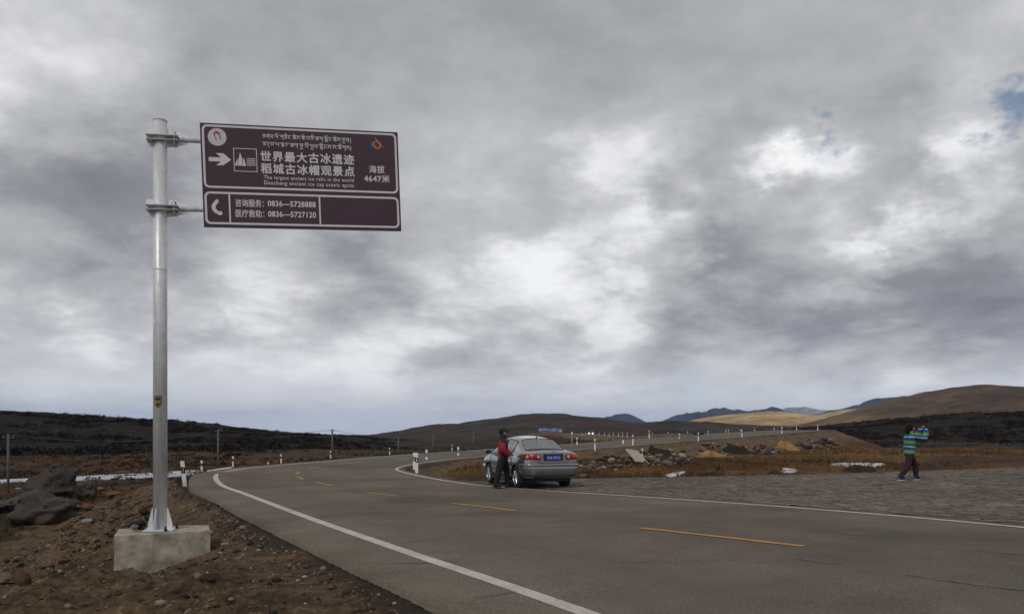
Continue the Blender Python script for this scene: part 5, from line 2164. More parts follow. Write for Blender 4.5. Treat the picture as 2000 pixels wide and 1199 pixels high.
CAR = empty('parked_car', (0.452, 24.36, 0.016), math.radians(109.9))
tag(CAR, 'silver four door saloon with blue plate parked at the edge of the paving', 'car')


def evaluated_mesh(o):
    bpy.context.view_layer.update()
    return bpy.data.meshes.new_from_object(o.evaluated_get(bpy.context.evaluated_depsgraph_get()))


def build_body():
    # x, half width, floor z, belt half width, belt z, top half width, top z
    ST = [(-2.09, .70, .34, .67, .97, .58, 1.035), (-2.03, .785, .27, .735, .99, .625, 1.075), (-1.70, .825, .23, .765, 1.00, .655, 1.085), (-1.50, .835, .21, .772, 1.00, .66, 1.085),
          (-0.84, .835, .19, .772, .985, .545, 1.425), (-0.10, .835, .19, .772, .965, .58, 1.485), (0.00, .835, .19, .772, .96, .58, 1.485), (0.52, .835, .19, .772, .945, .565, 1.445),
          (1.24, .83, .19, .765, .925, .66, 1.00), (1.72, .815, .20, .74, .87, .60, .915), (1.98, .77, .24, .66, .76, .50, .79), (2.09, .66, .30, .55, .62, .40, .64)]
    bm = bmesh.new()
    vl = bm.verts.layers.float.new('crease_vert')
    cl = bm.edges.layers.float.new('crease_edge')
    rings = []
    for (x, w, zb, wb, zbelt, wt, zt) in ST:
        cab = zt > 1.2
        half = [(0, zb), (w * .62, zb), (w * .95, zb + .05), (w, .50), (w * .992, .78), (wb, zbelt), (wt, zt - (.055 if cab else .03)), (wt * .55, zt), (0, zt + .012)]
        ring_ = [(x, y, z) for y, z in half] + [(x, -y, z) for y, z in half[-2:0:-1]]
        rings.append([bm.verts.new(p) for p in ring_])
    n = len(rings[0])
    fmap = {}
    for i in range(len(rings) - 1):
        for k_ in range(n):
            k2 = (k_ + 1) % n
            fmap[(i, k_)] = bm.faces.new([rings[i][k_], rings[i][k2], rings[i + 1][k2], rings[i + 1][k_]])
    bm.faces.new(rings[0])
    bm.faces.new(rings[-1][::-1])
    bmesh.ops.recalc_face_normals(bm, faces=bm.faces[:])
    # glazing: (material slot, faces)
    L6 = 5          # strip between belt and roof edge, left side
    R6 = n - 1 - 5
    top = [6, 7, 8, 9]
    groups = {1: [(3, k_) for k_ in top], 2: [(4, L6)], 3: [(4, R6)], 4: [(6, L6)], 5: [(6, R6)], 6: [(7, k_) for k_ in top], 7: [(7, L6)], 8: [(7, R6)]}
    for slot, keys in groups.items():
        fs = [fmap[k_] for k_ in keys]
        bmesh.ops.inset_region(bm, faces=fs, thickness=0.045 if slot in (1, 6) else 0.035, depth=0.0, use_even_offset=True)
        for f in fs:
            f.material_index = slot
        edges = {e for f in fs for e in f.edges if sum(1 for g in e.link_faces if g in fs) == 1}
        for e in edges:
            e[cl] = 1.0
        for v_ in {v_ for f in fs for v_ in f.verts}:
            if sum(1 for f in v_.link_faces if f in fs) == 1:
                v_[vl] = 0.75
    # crisp shoulders and deck edge
    for i in range(len(rings) - 1):
        for k_ in (5, n - 5):
            e = bm.edges.get((rings[i][k_], rings[i + 1][k_]))
            if e:
                e[cl] = 0.45
    for k_ in range(n):
        e = bm.edges.get((rings[0][k_], rings[0][(k_ + 1) % n]))
        if e:
            e[cl] = 0.55
    me = bpy.data.meshes.new('body')
    bm.to_mesh(me)
    bm.free()
    for _ in range(9):
        me.materials.append(M['silver'])
    o = link(bpy.data.objects.new('body_work', me))
    sub = o.modifiers.new('sub', 'SUBSURF')
    sub.levels = sub.render_levels = 3
    # wheel arches
    cuts = []
    for ax in (-1.19, 1.27):
        for sy in (-1, 1):
            b2 = bmesh.new()
            bmesh.ops.create_cone(b2, cap_ends=True, segments=40, radius1=.355, radius2=.355, depth=.34, matrix=Matrix.Translation((ax, sy * .74, .315)) @ Matrix.Rotation(math.pi / 2, 4, 'X'))
            cme = bpy.data.meshes.new('cut')
            b2.to_mesh(cme)
            b2.free()
            co_ = link(bpy.data.objects.new('cut', cme))
            md = o.modifiers.new('cut', 'BOOLEAN')
            md.operation = 'DIFFERENCE'
            md.object = co_
            md.solver = 'EXACT'
            cuts.append(co_)
    ev = evaluated_mesh(o)
    bpy.data.objects.remove(o)
    for c_ in cuts:
        bpy.data.objects.remove(c_)
    names = {0: ('body_shell', M['silver']), 1: ('rear_window', M['car_glass']), 2: ('side_window', M['car_glass']), 3: ('side_window', M['car_glass']), 4: ('side_window', M['car_glass']), 5: ('side_window', M['car_glass']),
             6: ('windscreen', M['car_glass']), 7: ('quarter_window', M['car_glass']), 8: ('quarter_window', M['car_glass'])}
    objs = {}
    for slot, (nm, mt) in names.items():
        b2 = bmesh.new()
        b2.from_mesh(ev)
        bmesh.ops.delete(b2, geom=[f for f in b2.faces if f.material_index != slot], context='FACES')
        for f in b2.faces:
            f.material_index = 0
            f.smooth = True
        if slot == 0:
            for f in b2.faces:
                # inside of the arches
                c_ = f.calc_center_median()
                for ax in (-1.19, 1.27):
                    if math.hypot(c_.x - ax, c_.z - .315) < .362 and abs(c_.y) > .5:
                        f.material_index = 1
                        f.smooth = False
        if slot in (1, 2, 3, 4, 5, 6, 7, 8):
            for v in b2.verts:
                v.co += v.normal * 0.002
        ob = bm_obj(nm, b2, mt, CAR)
        if slot == 0:
            ob.data.materials.append(M['trim'])
        if slot in (1, 6):
            objs[slot] = ob
        # dark seal round the pane
        b3 = bmesh.new()
        if slot:
            b3.from_mesh(ob.data)
            bd = [e for e in b3.edges if len(e.link_faces) == 1]
            segs = [(e.verts[0].co.copy(), e.verts[1].co.copy()) for e in bd]
            b3.free()
            b3 = bmesh.new()
            for p_, q_ in segs:
                add_tube(b3, p_, q_, 0.011, seg=5, caps=False)
            bm_obj('window_seal', b3, M['trim'], ob)
        else:
            b3.free()
    bpy.data.meshes.remove(ev)
    return objs


GL = build_body()


def sweep(name, path, sec, mat, parent, closed_sec=False):
    """section (outward, z) carried along a plan path (x, y)"""
    P_ = spline(np.array(path, float), 6)
    n = normals(np.column_stack([P_, np.zeros(len(P_))]))
    V = []
    for p, nn in zip(P_, n):
        for o_, z in sec:
            V.append((p[0] + nn[0] * o_, p[1] + nn[1] * o_, z))
    k_ = len(sec)
    F = []
    for i in range(len(P_) - 1):
        for j in range(k_ if closed_sec else k_ - 1):
            j2 = (j + 1) % k_
            F.append((i * k_ + j, i * k_ + j2, (i + 1) * k_ + j2, (i + 1) * k_ + j))
    F.append(tuple(range(k_)))
    F.append(tuple((len(P_) - 1) * k_ + j for j in range(k_ - 1, -1, -1)))
    bm_ = bmesh.new()
    vs = [bm_.verts.new(v) for v in V]
    for f in F:
        bm_.faces.new([vs[i] for i in f])
    bmesh.ops.recalc_face_normals(bm_, faces=bm_.faces[:])
    o = bm_obj(name, bm_, mat, parent)
    for p in o.data.polygons:
        p.use_smooth = True
    return o


from mathutils.bvhtree import BVHTree
_shell = [c_ for c_ in CAR.children if c_.name.startswith('body_shell')][0]
_bv = BVHTree.FromPolygons([v.co[:] for v in _shell.data.vertices], [tuple(p.vertices) for p in _shell.data.polygons])


def on_body(o_, ang, z, grow):
    """the point of the body skin in a horizontal direction from an inner point, pushed out by grow"""
    d = Vector((math.cos(ang), math.sin(ang), 0))
    hit = _bv.ray_cast(Vector((o_[0] + d.x * 3, o_[1] + d.y * 3, z)), -d)
    return hit[0] + d * grow


def body_patch(name, o_, angs, rows, mat, parent, shade=True):
    """rows: (z, grow); a panel that follows the body skin, closed to the inside at its rim"""
    rows = [(rows[0][0], -0.03)] + list(rows) + [(rows[-1][0], -0.03)]
    angs = list(angs)
    V = [on_body(o_, a, z, g if 0 < i < len(angs) - 1 else -0.03) for i, a in enumerate([angs[0]] + angs[1:-1] + [angs[-1]]) for z, g in rows]
    k_ = len(rows)
    F = [(i * k_ + j, i * k_ + j + 1, (i + 1) * k_ + j + 1, (i + 1) * k_ + j) for i in range(len(angs) - 1) for j in range(k_ - 1)]
    bm_ = bmesh.new()
    vs = [bm_.verts.new(v) for v in V]
    for f in F:
        bm_.faces.new([vs[i] for i in f])
    bmesh.ops.recalc_face_normals(bm_, faces=bm_.faces[:])
    # outward
    cen = Vector((o_[0], o_[1], rows[1][0]))
    if sum((f.calc_center_median() - cen).dot(f.normal) for f in bm_.faces) < 0:
        bmesh.ops.reverse_faces(bm_, faces=bm_.faces[:])
    return bm_obj(name, bm_, mat, parent, shade)


A0 = np.radians(np.concatenate([[113, 113.2], np.linspace(114, 246, 48), [246.8, 247]]))
bumper = body_patch('rear_bumper', (-1.25, 0), A0, [(.705, .006), (.70, .030), (.685, .048), (.662, .050), (.650, .034), (.62, .040), (.52, .036), (.42, .022), (.40, .010)], M['silver'], CAR)
body_patch('rear_valance', (-1.25, 0), A0, [(.395, .008), (.36, .012), (.30, .004), (.275, -.01)], M['trim'], CAR)
A1 = np.radians(np.concatenate([[-62, -61.8], np.linspace(-61, 61, 40), [61.8, 62]]))
body_patch('front_bumper', (1.2, 0), A1, [(.60, .004), (.595, .020), (.50, .026), (.40, .020), (.38, .004)], M['silver'], CAR)
# sills
for sg in (-1, 1):
    bm = bmesh.new()
    add_box(bm, (0.04, sg * .80, .235), (1.72, .07, .09), bevel=.02)
    bm_obj('sill', bm, M['trim'], CAR)

# tail lamps
for sg in (-1, 1):
    o_ = (-1.70, sg * .40)
    rng_ = np.linspace(183, 96, 26)
    angs = np.radians(np.concatenate([[rng_[0] + .3], rng_, [rng_[-1] - .3]]))
    if sg < 0:
        angs = -angs
    lamp = body_patch('tail_lamp', o_, angs, [(1.0, .004), (.99, .014), (.95, .020), (.88, .020), (.83, .014), (.82, .004)], M['red_lens'], CAR)
    for a_, mt, r_ in ((172, 'clear_lens', .048), (131, 'clear_lens', .046)):
        an = math.radians(a_ * (1 if sg > 0 else -1))
        c_ = on_body(o_, an, .905, .016)
        nn = (on_body(o_, an + .05, .905, .016) - on_body(o_, an - .05, .905, .016)).cross(Vector((0, 0, 1))).normalized()
        if nn.dot(c_ - Vector((o_[0], o_[1], .905))) < 0:
            nn = -nn
        bm = bmesh.new()
        add_tube(bm, c_, c_ + nn * .016, r_, r_ * .8, 20)
        bm_obj('round_lens', bm, M[mt], lamp)
    st_ = np.radians(np.array([155.5, 155, 150, 145, 144.5]) * (1 if sg > 0 else -1))
    body_patch('brake_strip', o_, st_, [(.99, .016), (.985, .026), (.835, .026), (.83, .016)], M['bright_red'], lamp)

# boot lid details
bm = bmesh.new()
add_box(bm, (-2.085, 0, .885), (.03, .60, .185), bevel=.012)
rec = bm_obj('plate_recess', bm, M['trim'], CAR)
bm = bmesh.new()
add_box(bm, (-2.108, 0, .880), (.012, .44, .135), bevel=.006)
plate = bm_obj('number_plate', bm, M['plate_blue'], CAR)
me, co = text_mesh('川A·29S12', 0.0, 1.1)
mn_, mx = co.min(0), co.max(0)
for v in me.vertices:
    v.co = (-2.1155, .20 - (v.co.x - mn_[0]) / (mx[0] - mn_[0]) * .40, .835 + (v.co.y - mn_[1]) / (mx[1] - mn_[1]) * .09)
me.materials.append(M['plate_white'])
link(bpy.data.objects.new('plate_characters', me), plate)
bm = bmesh.new()
add_box(bm, (-2.098, 0, .993), (.03, .62, .028), bevel=.008)
bm_obj('boot_handle', bm, M['silver'], CAR)
# seam of the boot lid
bm = bmesh.new()
for a, b in [((-2.083, -.47, .995), (-2.083, -.47, .80)), ((-2.083, .47, .995), (-2.083, .47, .80)), ((-2.09, -.47, .80), (-2.095, -.43, .735)), ((-2.09, .47, .80), (-2.095, .43, .735)), ((-2.095, -.43, .735), (-2.10, .43, .735))]:
    add_tube(bm, a, b, .006, seg=5)
bm_obj('boot_seam', bm, M['trim'], CAR)
# round maker's badge
badge = empty('badge', (0, 0, 0))
bpy.data.objects.remove(badge)
bm = bmesh.new()
bz = 1.04
for i in range(28):
    a, b = 2 * math.pi * i / 28, 2 * math.pi * (i + 1) / 28
    add_tube(bm, (-2.095, .055 * math.cos(a), bz + .055 * math.sin(a)), (-2.095, .055 * math.cos(b), bz + .055 * math.sin(b)), .007, seg=6)
for pts in ([(-.025, .048), (0, .004), (.025, .048)], [(-.047, .020), (-.022, -.045), (0, -.004), (.022, -.045), (.047, .020)]):
    for p, q in zip(pts[:-1], pts[1:]):
        add_tube(bm, (-2.095, -p[0], bz + p[1]), (-2.095, -q[0], bz + q[1]), .005, seg=6)
bm_obj('badge', bm, M['chrome'], CAR)
# aerial
bm = bmesh.new()
add_tube(bm, (-.80, 0, 1.43), (-.84, 0, 1.475), .022, .014, 10)
add_tube(bm, (-.84, 0, 1.47), (-1.02, 0, 1.60), .006, .004, 6)
bm_obj('aerial', bm, M['trim'], CAR)
# mirrors, handles, seams
for sg in (-1, 1):
    bm = bmesh.new()
    add_box(bm, (.98, sg * .93, 1.0), (.10, .20, .135), rot=(0, 0, sg * -.15), bevel=.03)
    add_tube(bm, (1.0, sg * .78, .96), (1.0, sg * .86, .98), .03, seg=8)
    mr = bm_obj('door_mirror', bm, M['silver'], CAR, True)
    bm = bmesh.new()
    add_box(bm, (.926, sg * .93, 1.0), (.006, .17, .105), rot=(0, 0, sg * -.15), bevel=.002)
    bm_obj('mirror_glass', bm, M['trim'], mr)
    for hx in (-.60, .30):
        bm = bmesh.new()
        add_box(bm, (hx, sg * .825, .84), (.17, .035, .03), bevel=.012)
        bm_obj('door_handle', bm, M['silver'], CAR, True)
    bm = bmesh.new()
    for sx in (-.86, -.05, 1.05):
        top_z = .97
        add_tube(bm, (sx - (.0), sg * .833, .32 if sx > -.8 else .62), (sx, sg * .828, .80), .006, seg=5)
        add_tube(bm, (sx, sg * .828, .80), (sx, sg * .778, top_z), .006, seg=5)
    bm_obj('door_seam', bm, M['trim'], CAR)
    bm = bmesh.new()
    add_box(bm, (-.04, sg * .836, .545), (1.80, .016, .045), bevel=.006)
    bm_obj('rub_strip', bm, M['silver'], CAR)
# sticker inside the rear pane, top right
bm = bmesh.new()
bmesh.ops.create_cone(bm, cap_ends=True, segments=20, radius1=.055, radius2=.055, depth=.004)
st = bm_obj('window_sticker', bm, M['pink_print'], CAR)
st.rotation_euler = (0, -math.radians(62), 0)
st.scale = (0.7, 1.3, 1)
st.location = (-1.062, -.37, 1.332)
# exhaust
bm = bmesh.new()
add_tube(bm, (-1.9, .45, .25), (-2.10, .45, .24), .026, seg=12)
bm_obj('exhaust', bm, M['trim'], CAR)
# underside so that daylight does not shine through
bm = bmesh.new()
add_box(bm, (0, 0, .235), (3.7, 1.1, .08), bevel=.02)
bm_obj('floor_pan', bm, M['trim'], CAR)


def make_wheel(sg):
    root_bm = bmesh.new()
    prof = [(.205, -.088), (.27, -.098), (.298, -.085), (.308, -.05), (.308, .05), (.298, .085), (.27, .098), (.205, .088)]
    n = 40
    V = []
    for i in range(n):
        a = 2 * math.pi * i / n
        V += [(r_ * math.cos(a), y_, r_ * math.sin(a)) for r_, y_ in prof]
    k_ = len(prof)
    vs = [root_bm.verts.new(v) for v in V]
    for i in range(n):
        for j in range(k_):
            root_bm.faces.new([vs[i * k_ + j], vs[i * k_ + (j + 1) % k_], vs[((i + 1) % n) * k_ + (j + 1) % k_], vs[((i + 1) % n) * k_ + j]])
    bmesh.ops.recalc_face_normals(root_bm, faces=root_bm.faces[:])
    tyre = bm_obj('wheel', root_bm, M['rubber'], CAR, True)
    bm_ = bmesh.new()
    yo = sg * .075
    for i in range(n):
        a, b = 2 * math.pi * i / n, 2 * math.pi * (i + 1) / n
        add_tube(bm_, (.200 * math.cos(a), yo, .200 * math.sin(a)), (.200 * math.cos(b), yo, .200 * math.sin(b)), .013, seg=6)
    for i in range(6):
        a = 2 * math.pi * i / 6 + .3
        for da in (-.16, .16):
            add_tube(bm_, (.05 * math.cos(a), yo * 1.02, .05 * math.sin(a)), (.195 * math.cos(a + da), yo * .95, .195 * math.sin(a + da)), .017, .013, 6)
    add_tube(bm_, (0, yo * .7, 0), (0, yo * 1.15, 0), .062, .05, 20)
    bm_obj('rim', bm_, M['alloy'], tyre)
    bm_ = bmesh.new()
    add_tube(bm_, (0, -sg * .07, 0), (0, sg * .04, 0), .206, seg=32)
    bm_obj('brake_drum', bm_, M['trim'], tyre)
    return tyre


for ax in (-1.19, 1.27):
    for sg in (-1, 1):
        w_ = make_wheel(sg)
        w_.location = (ax, sg * .725, .308)
        w_.rotation_euler = (0, rnd.uniform(0, 6), 0)

# ------------------------------------------------------------------ people
M['skin'] = simple('skin', (0.34, 0.19, 0.13), 0.55, 0.08, 20)
M['black_cloth'] = simple('black_cloth', (0.014, 0.014, 0.016), 0.85, 0.3, 14, bump=0.2)
M['red_cloth'] = simple('red_cloth', (0.27, 0.014, 0.020), 0.75, 0.2, 12, bump=0.2)
M['dark_trousers'] = simple('dark_trousers', (0.013, 0.012, 0.013), 0.9, 0.3, 14, bump=0.2)
M['maroon_trousers'] = simple('maroon_trousers', (0.022, 0.007, 0.012), 0.85, 0.3, 14, bump=0.2)
M['hair'] = simple('black_hair', (0.008, 0.007, 0.007), 0.75, 0.3, 30, spec=0.15)
M['shoe_blue'] = simple('blue_shoe', (0.03, 0.07, 0.20), 0.6, 0.2, 14)
M['shoe_black'] = simple('black_shoe', (0.015, 0.015, 0.015), 0.5, 0.2, 14)
M['shoe_sole'] = simple('white_sole', (0.62, 0.66, 0.72), 0.6, 0.1, 14)
t = NT('striped_knit')
sp = t.N.new('ShaderNodeSeparateXYZ')
t.L.new(t.obj(), sp.inputs[0])
zz = t.math('ADD', sp.outputs[2], t.math('MULTIPLY', t.math('SUBTRACT', t.noise(6, 3, 0.5), 0.5), 0.035))
zz = t.math('ADD', zz, t.math('MULTIPLY', sp.outputs[0], 0.10))
band = t.math('FRACT', t.math('DIVIDE', t.math('SUBTRACT', zz, 0.742), 0.27))
LIME, BLU, WHT, DBL = (0.15, 0.25, 0.018), (0.010, 0.055, 0.22), (0.26, 0.44, 0.56), (0.012, 0.105, 0.16)
t.set('Base Color', t.ramp(band, [(0.0, LIME), (0.30, LIME), (0.31, BLU), (0.62, BLU), (0.63, WHT), (0.74, WHT), (0.75, DBL), (0.97, DBL), (1.0, LIME)], 'CONSTANT'))
t.set('Roughness', 0.85)
M['striped'] = t.m


def figure(name, J, E, shirt, legs, root_j='pelvis'):
    """grow one continuous body from joints J (name: (pos, radius)) and bones E; then fit clothes as shells over it"""
    keys = list(J)
    me = bpy.data.meshes.new('body')
    me.from_pydata([J[k_][0] for k_ in keys], [(keys.index(a), keys.index(b)) for a, b in E], [])
    o = link(bpy.data.objects.new('body_skin', me))
    sk = o.modifiers.new('skin', 'SKIN')
    sk.use_smooth_shade = True
    sk.branch_smoothing = 0.6
    for i, k_ in enumerate(keys):
        r_ = J[k_][1]
        me.skin_vertices[0].data[i].radius = r_ if isinstance(r_, tuple) else (r_, r_)
        me.skin_vertices[0].data[i].use_root = (k_ == root_j)
    su = o.modifiers.new('sub', 'SUBSURF')
    su.levels = su.render_levels = 3
    ev = evaluated_mesh(o)
    bpy.data.objects.remove(o)
    return ev


def nearest_bone(p, J, E):
    best, who = 1e9, None
    for a, b in E:
        A, B = Vector(J[a][0]), Vector(J[b][0])
        d = B - A
        t_ = max(0, min(1, (p - A).dot(d) / max(1e-9, d.length_squared)))
        r_ = J[a][1] if not isinstance(J[a][1], tuple) else max(J[a][1])
        dist = (p - A - d * t_).length - 0.6 * r_
        if dist < best:
            best, who, tt = dist, (a, b), t_
    return who, tt


def shell(name, ev, pick, grow, mat, parent):
    b2 = bmesh.new()
    b2.from_mesh(ev)
    b2.normal_update()
    bmesh.ops.delete(b2, geom=[f for f in b2.faces if not pick(f.calc_center_median())], context='FACES')
    from mathutils import noise as mn
    for v in b2.verts:
        v.co += v.normal * (grow + 0.010 * mn.noise(v.co * 8) + 0.010 * mn.noise(Vector((v.co.x * 9, v.co.y * 9, v.co.z * 26))))
    bmesh.ops.solidify(b2, geom=b2.faces[:], thickness=-0.006)
    return bm_obj(name, b2, mat, parent, True)


def hand_geo(bm_, wrist, direction, palm_normal, curl, L=0.175, right=1):
    """palm and five fingers, joined into the body mesh"""
    d = Vector(direction).normalized()
    nrm = (Vector(palm_normal) - d * Vector(palm_normal).dot(d)).normalized()
    sidev = d.cross(nrm) * right
    W = Vector(wrist)
    m = Matrix((sidev, d, nrm)).transposed().to_4x4()
    m.translation = W + d * L * 0.26
    r_ = bmesh.ops.create_uvsphere(bm_, u_segments=12, v_segments=8, radius=0.5, matrix=m @ Matrix.Diagonal((0.082, L * 0.58, 0.034, 1)))
    for i, (off, ln) in enumerate(((-.030, .40), (-.010, .46), (.010, .43), (.029, .34))):
        p0 = W + d * L * 0.46 + sidev * off
        for s_ in range(3):
            ang = curl * (s_ + 0.6) / 2.6
            dd = d * math.cos(ang) + nrm * math.sin(ang)
            p1 = p0 + dd * L * ln / 3
            add_tube(bm_, p0, p1, .0088 - s_ * .0009, .0082 - s_ * .0009, 8)
            p0 = p1
    p0 = W + d * L * 0.14 + sidev * -.034
    for s_ in range(2):
        dd = (d * 0.8 - sidev * (0.6 - 0.5 * s_) + nrm * (0.25 + 0.4 * s_)).normalized()
        p1 = p0 + dd * L * 0.20
        add_tube(bm_, p0, p1, .0105 - s_ * .001, .0095 - s_ * .001, 8)
        p0 = p1


def shoe_geo(bm_, ankle, toe, w=0.045, h=0.075, z0=0.0):
    A, T = Vector(ankle), Vector(toe)
    d = Vector((T.x - A.x, T.y - A.y, 0)).normalized()
    s_ = Vector((-d.y, d.x, 0))
    base = Vector((A.x, A.y, z0))
    prof = [(-.075, .60, .8), (-.05, .85, 1.0), (.02, 1.0, 1.0), (.09, 1.1, .72), (.15, 1.05, .52), (.195, .7, .35)]
    rings = []
    for x_, ww, hh in prof:
        c_ = base + d * x_
        rings.append([bm_.verts.new(c_ + s_ * w * ww * a + Vector((0, 0, b * h * hh))) for a, b in ((-1, 0), (-1, .5), (-.6, 1), (.6, 1), (1, .5), (1, 0))])
    for r1, r2 in zip(rings[:-1], rings[1:]):
        for i in range(6):
            j = (i + 1) % 6
            bm_.faces.new([r1[i], r1[j], r2[j], r2[i]])
    bm_.faces.new(rings[0][::-1])
    bm_.faces.new(rings[-1])


def finish_body(ev, extra, parent):
    b2 = bmesh.new()
    b2.from_mesh(ev)
    extra(b2)
    return bm_obj('body', b2, M['skin'], parent, True)


def face_geo(bm_, head, facing, r=0.1):
    """nose, brow, eyes' sockets, mouth and ears raised on the head"""
    f = Vector(facing).normalized()
    s_ = Vector((-f.y, f.x, 0))
    H = Vector(head)
    up = Vector((0, 0, 1))
    add_tube(bm_, H + f * r * .80 + up * .012, H + f * r * 1.18 - up * .018, .008, .014, 8)
    add_tube(bm_, H + f * r * 1.16 - up * .018, H + f * r * .86 - up * .026, .013, .010, 8)
    for sg in (-1, 1):
        bmesh.ops.create_uvsphere(bm_, u_segments=8, v_segments=6, radius=.012, matrix=Matrix.Translation(H + f * r * .82 + s_ * sg * .032 + up * .012))
        bmesh.ops.create_uvsphere(bm_, u_segments=8, v_segments=6, radius=.5, matrix=Matrix.Translation(H - f * .005 + s_ * sg * r * .86) @ Matrix.Diagonal((.035, .03, .06, 1)))
    add_tube(bm_, H + f * r * .86 - up * .052 + s_ * .022, H + f * r * .86 - up * .052 - s_ * .022, .007, seg=6)


# ---- man in cap, red and black jacket, beside the car
MAN = empty('person', (-0.27, 22.95, 0.008), math.radians(14))
tag(MAN, 'person in black cap and red and black jacket standing left of the silver car', 'person')
J = {'pelvis': ((0, 0, .92), (.165, .145)), 'belly': ((.02, 0, 1.06), (.175, .155)), 'chest': ((.0, 0, 1.26), (.190, .160)), 'neckb': ((-.005, 0, 1.415), (.095, .09)), 'neck': ((.015, 0, 1.475), (.062, .062)),
     'jaw': ((.035, 0, 1.535), (.074, .072)), 'head': ((.025, 0, 1.60), (.100, .088)), 'crown': ((.015, 0, 1.655), (.07, .065)),
     'hipL': ((.05, .095, .86), .105), 'kneeL': ((.15, .12, .49), .076), 'ankL': ((.18, .13, .10), .056), 'toeL': ((.29, .16, .045), .040),
     'hipR': ((-.04, -.095, .86), .105), 'kneeR': ((-.14, -.11, .49), .076), 'ankR': ((-.23, -.12, .10), .056), 'toeR': ((-.15, -.18, .045), .040),
     'shR': ((-.04, -.20, 1.375), .085), 'elR': ((-.07, -.29, 1.11), .066), 'wrR': ((.13, -.19, .955), .044), 'haR': ((.17, -.15, .935), .03),
     'shL': ((.03, .20, 1.375), .085), 'elL': ((.09, .27, 1.11), .066), 'wrL': ((.22, .05, .985), .044), 'haL': ((.25, .02, .965), .03)}
E_ = [('pelvis', 'belly'), ('belly', 'chest'), ('chest', 'neckb'), ('neckb', 'neck'), ('neck', 'jaw'), ('jaw', 'head'), ('head', 'crown'), ('pelvis', 'hipL'), ('hipL', 'kneeL'), ('kneeL', 'ankL'), ('ankL', 'toeL'),
      ('pelvis', 'hipR'), ('hipR', 'kneeR'), ('kneeR', 'ankR'), ('ankR', 'toeR'), ('chest', 'shR'), ('shR', 'elR'), ('elR', 'wrR'), ('wrR', 'haR'), ('chest', 'shL'), ('shL', 'elL'), ('elL', 'wrL'), ('wrL', 'haL')]
ev = figure('person', J, E_, None, None)
SLEEVE = {('shR', 'elR'), ('elR', 'wrR'), ('shL', 'elL'), ('elL', 'wrL')}
TORSO = {('pelvis', 'belly'), ('belly', 'chest'), ('chest', 'neckb'), ('chest', 'shR'), ('chest', 'shL')}
FEET = {('ankL', 'toeL'), ('ankR', 'toeR')}
LEGS = {('pelvis', 'hipL'), ('hipL', 'kneeL'), ('kneeL', 'ankL'), ('pelvis', 'hipR'), ('hipR', 'kneeR'), ('kneeR', 'ankR')}


def who(p):
    return nearest_bone(p, J, E_)


def is_jacket(p):
    w_, t_ = who(p)
    if w_ in SLEEVE or w_ in TORSO:
        return p.z > .80
    return w_ in LEGS and p.z > .83 or (w_ == ('neckb', 'neck') and t_ < .75)


def is_black(p):
    w_, t_ = who(p)
    if w_ in {('elR', 'wrR'), ('elL', 'wrL')} or w_ in {('shR', 'elR'), ('shL', 'elL')}:
        return False
    if w_ == ('neckb', 'neck'):
        return True
    return p.x > -.095


shell('jacket', ev, lambda p: is_jacket(p) and not is_black(p), .022, M['red_cloth'], MAN)
shell('jacket_front', ev, lambda p: is_jacket(p) and is_black(p), .024, M['black_cloth'], MAN)
shell('trousers', ev, lambda p: (who(p)[0] in LEGS or who(p)[0] in FEET or who(p)[0] == ('pelvis', 'belly')) and p.z < .97 and p.z > .062, .018, M['dark_trousers'], MAN)


def man_extra(b2):
    hand_geo(b2, (.13, -.19, .955), (.6, .55, -.35), (.3, .9, .2), 1.0)
    hand_geo(b2, (.22, .05, .985), (.4, -.8, -.35), (.5, -.2, .2), 1.0, right=-1)
    face_geo(b2, (.03, 0, 1.585), (1, 0, 0))


finish_body(ev, man_extra, MAN)
bm = bmesh.new()
bmesh.ops.create_uvsphere(bm, u_segments=24, v_segments=14, radius=.5, matrix=Matrix.Translation((.008, 0, 1.635)) @ Matrix.Diagonal((.232, .205, .20, 1)))
bmesh.ops.delete(bm, geom=[v for v in bm.verts if v.co.z < 1.622], context='VERTS')
for v in list(bm.verts):
    pass
cap = bm_obj('cap', bm, M['black_cloth'], MAN, True)
bm = bmesh.new()
pts = [(.105 * math.cos(a) + .03, .098 * math.sin(a), 1.634) for a in np.linspace(-1.2, 1.2, 9)]
out_ = [(.105 + .095 * math.cos(a * 1.15) - .02, .092 * math.sin(a), 1.618 - .012 * abs(math.sin(a))) for a in np.linspace(-1.2, 1.2, 9)]
va = [bm.verts.new(p) for p in pts]
vb = [bm.verts.new((p[0] + .02, p[1], p[2])) for p in out_]
for i in range(8):
    bm.faces.new([va[i], va[i + 1], vb[i + 1], vb[i]])
bmesh.ops.solidify(bm, geom=bm.faces[:], thickness=.006)
bm_obj('cap_peak', bm, M['black_cloth'], cap)
bm = bmesh.new()
bmesh.ops.create_uvsphere(bm, u_segments=18, v_segments=12, radius=.5, matrix=Matrix.Translation((.0, 0, 1.60)) @ Matrix.Diagonal((.205, .186, .17, 1)))
bmesh.ops.delete(bm, geom=[v for v in bm.verts if v.co.x > .035 or v.co.z < 1.545], context='VERTS')
bm_obj('hair', bm, M['hair'], MAN, True)
for ank, toe in (('ankL', 'toeL'), ('ankR', 'toeR')):
    bm = bmesh.new()
    shoe_geo(bm, J[ank][0], J[toe][0], .05, .085)
    bm_obj('shoe', bm, M['shoe_black'], MAN)
bpy.data.meshes.remove(ev)

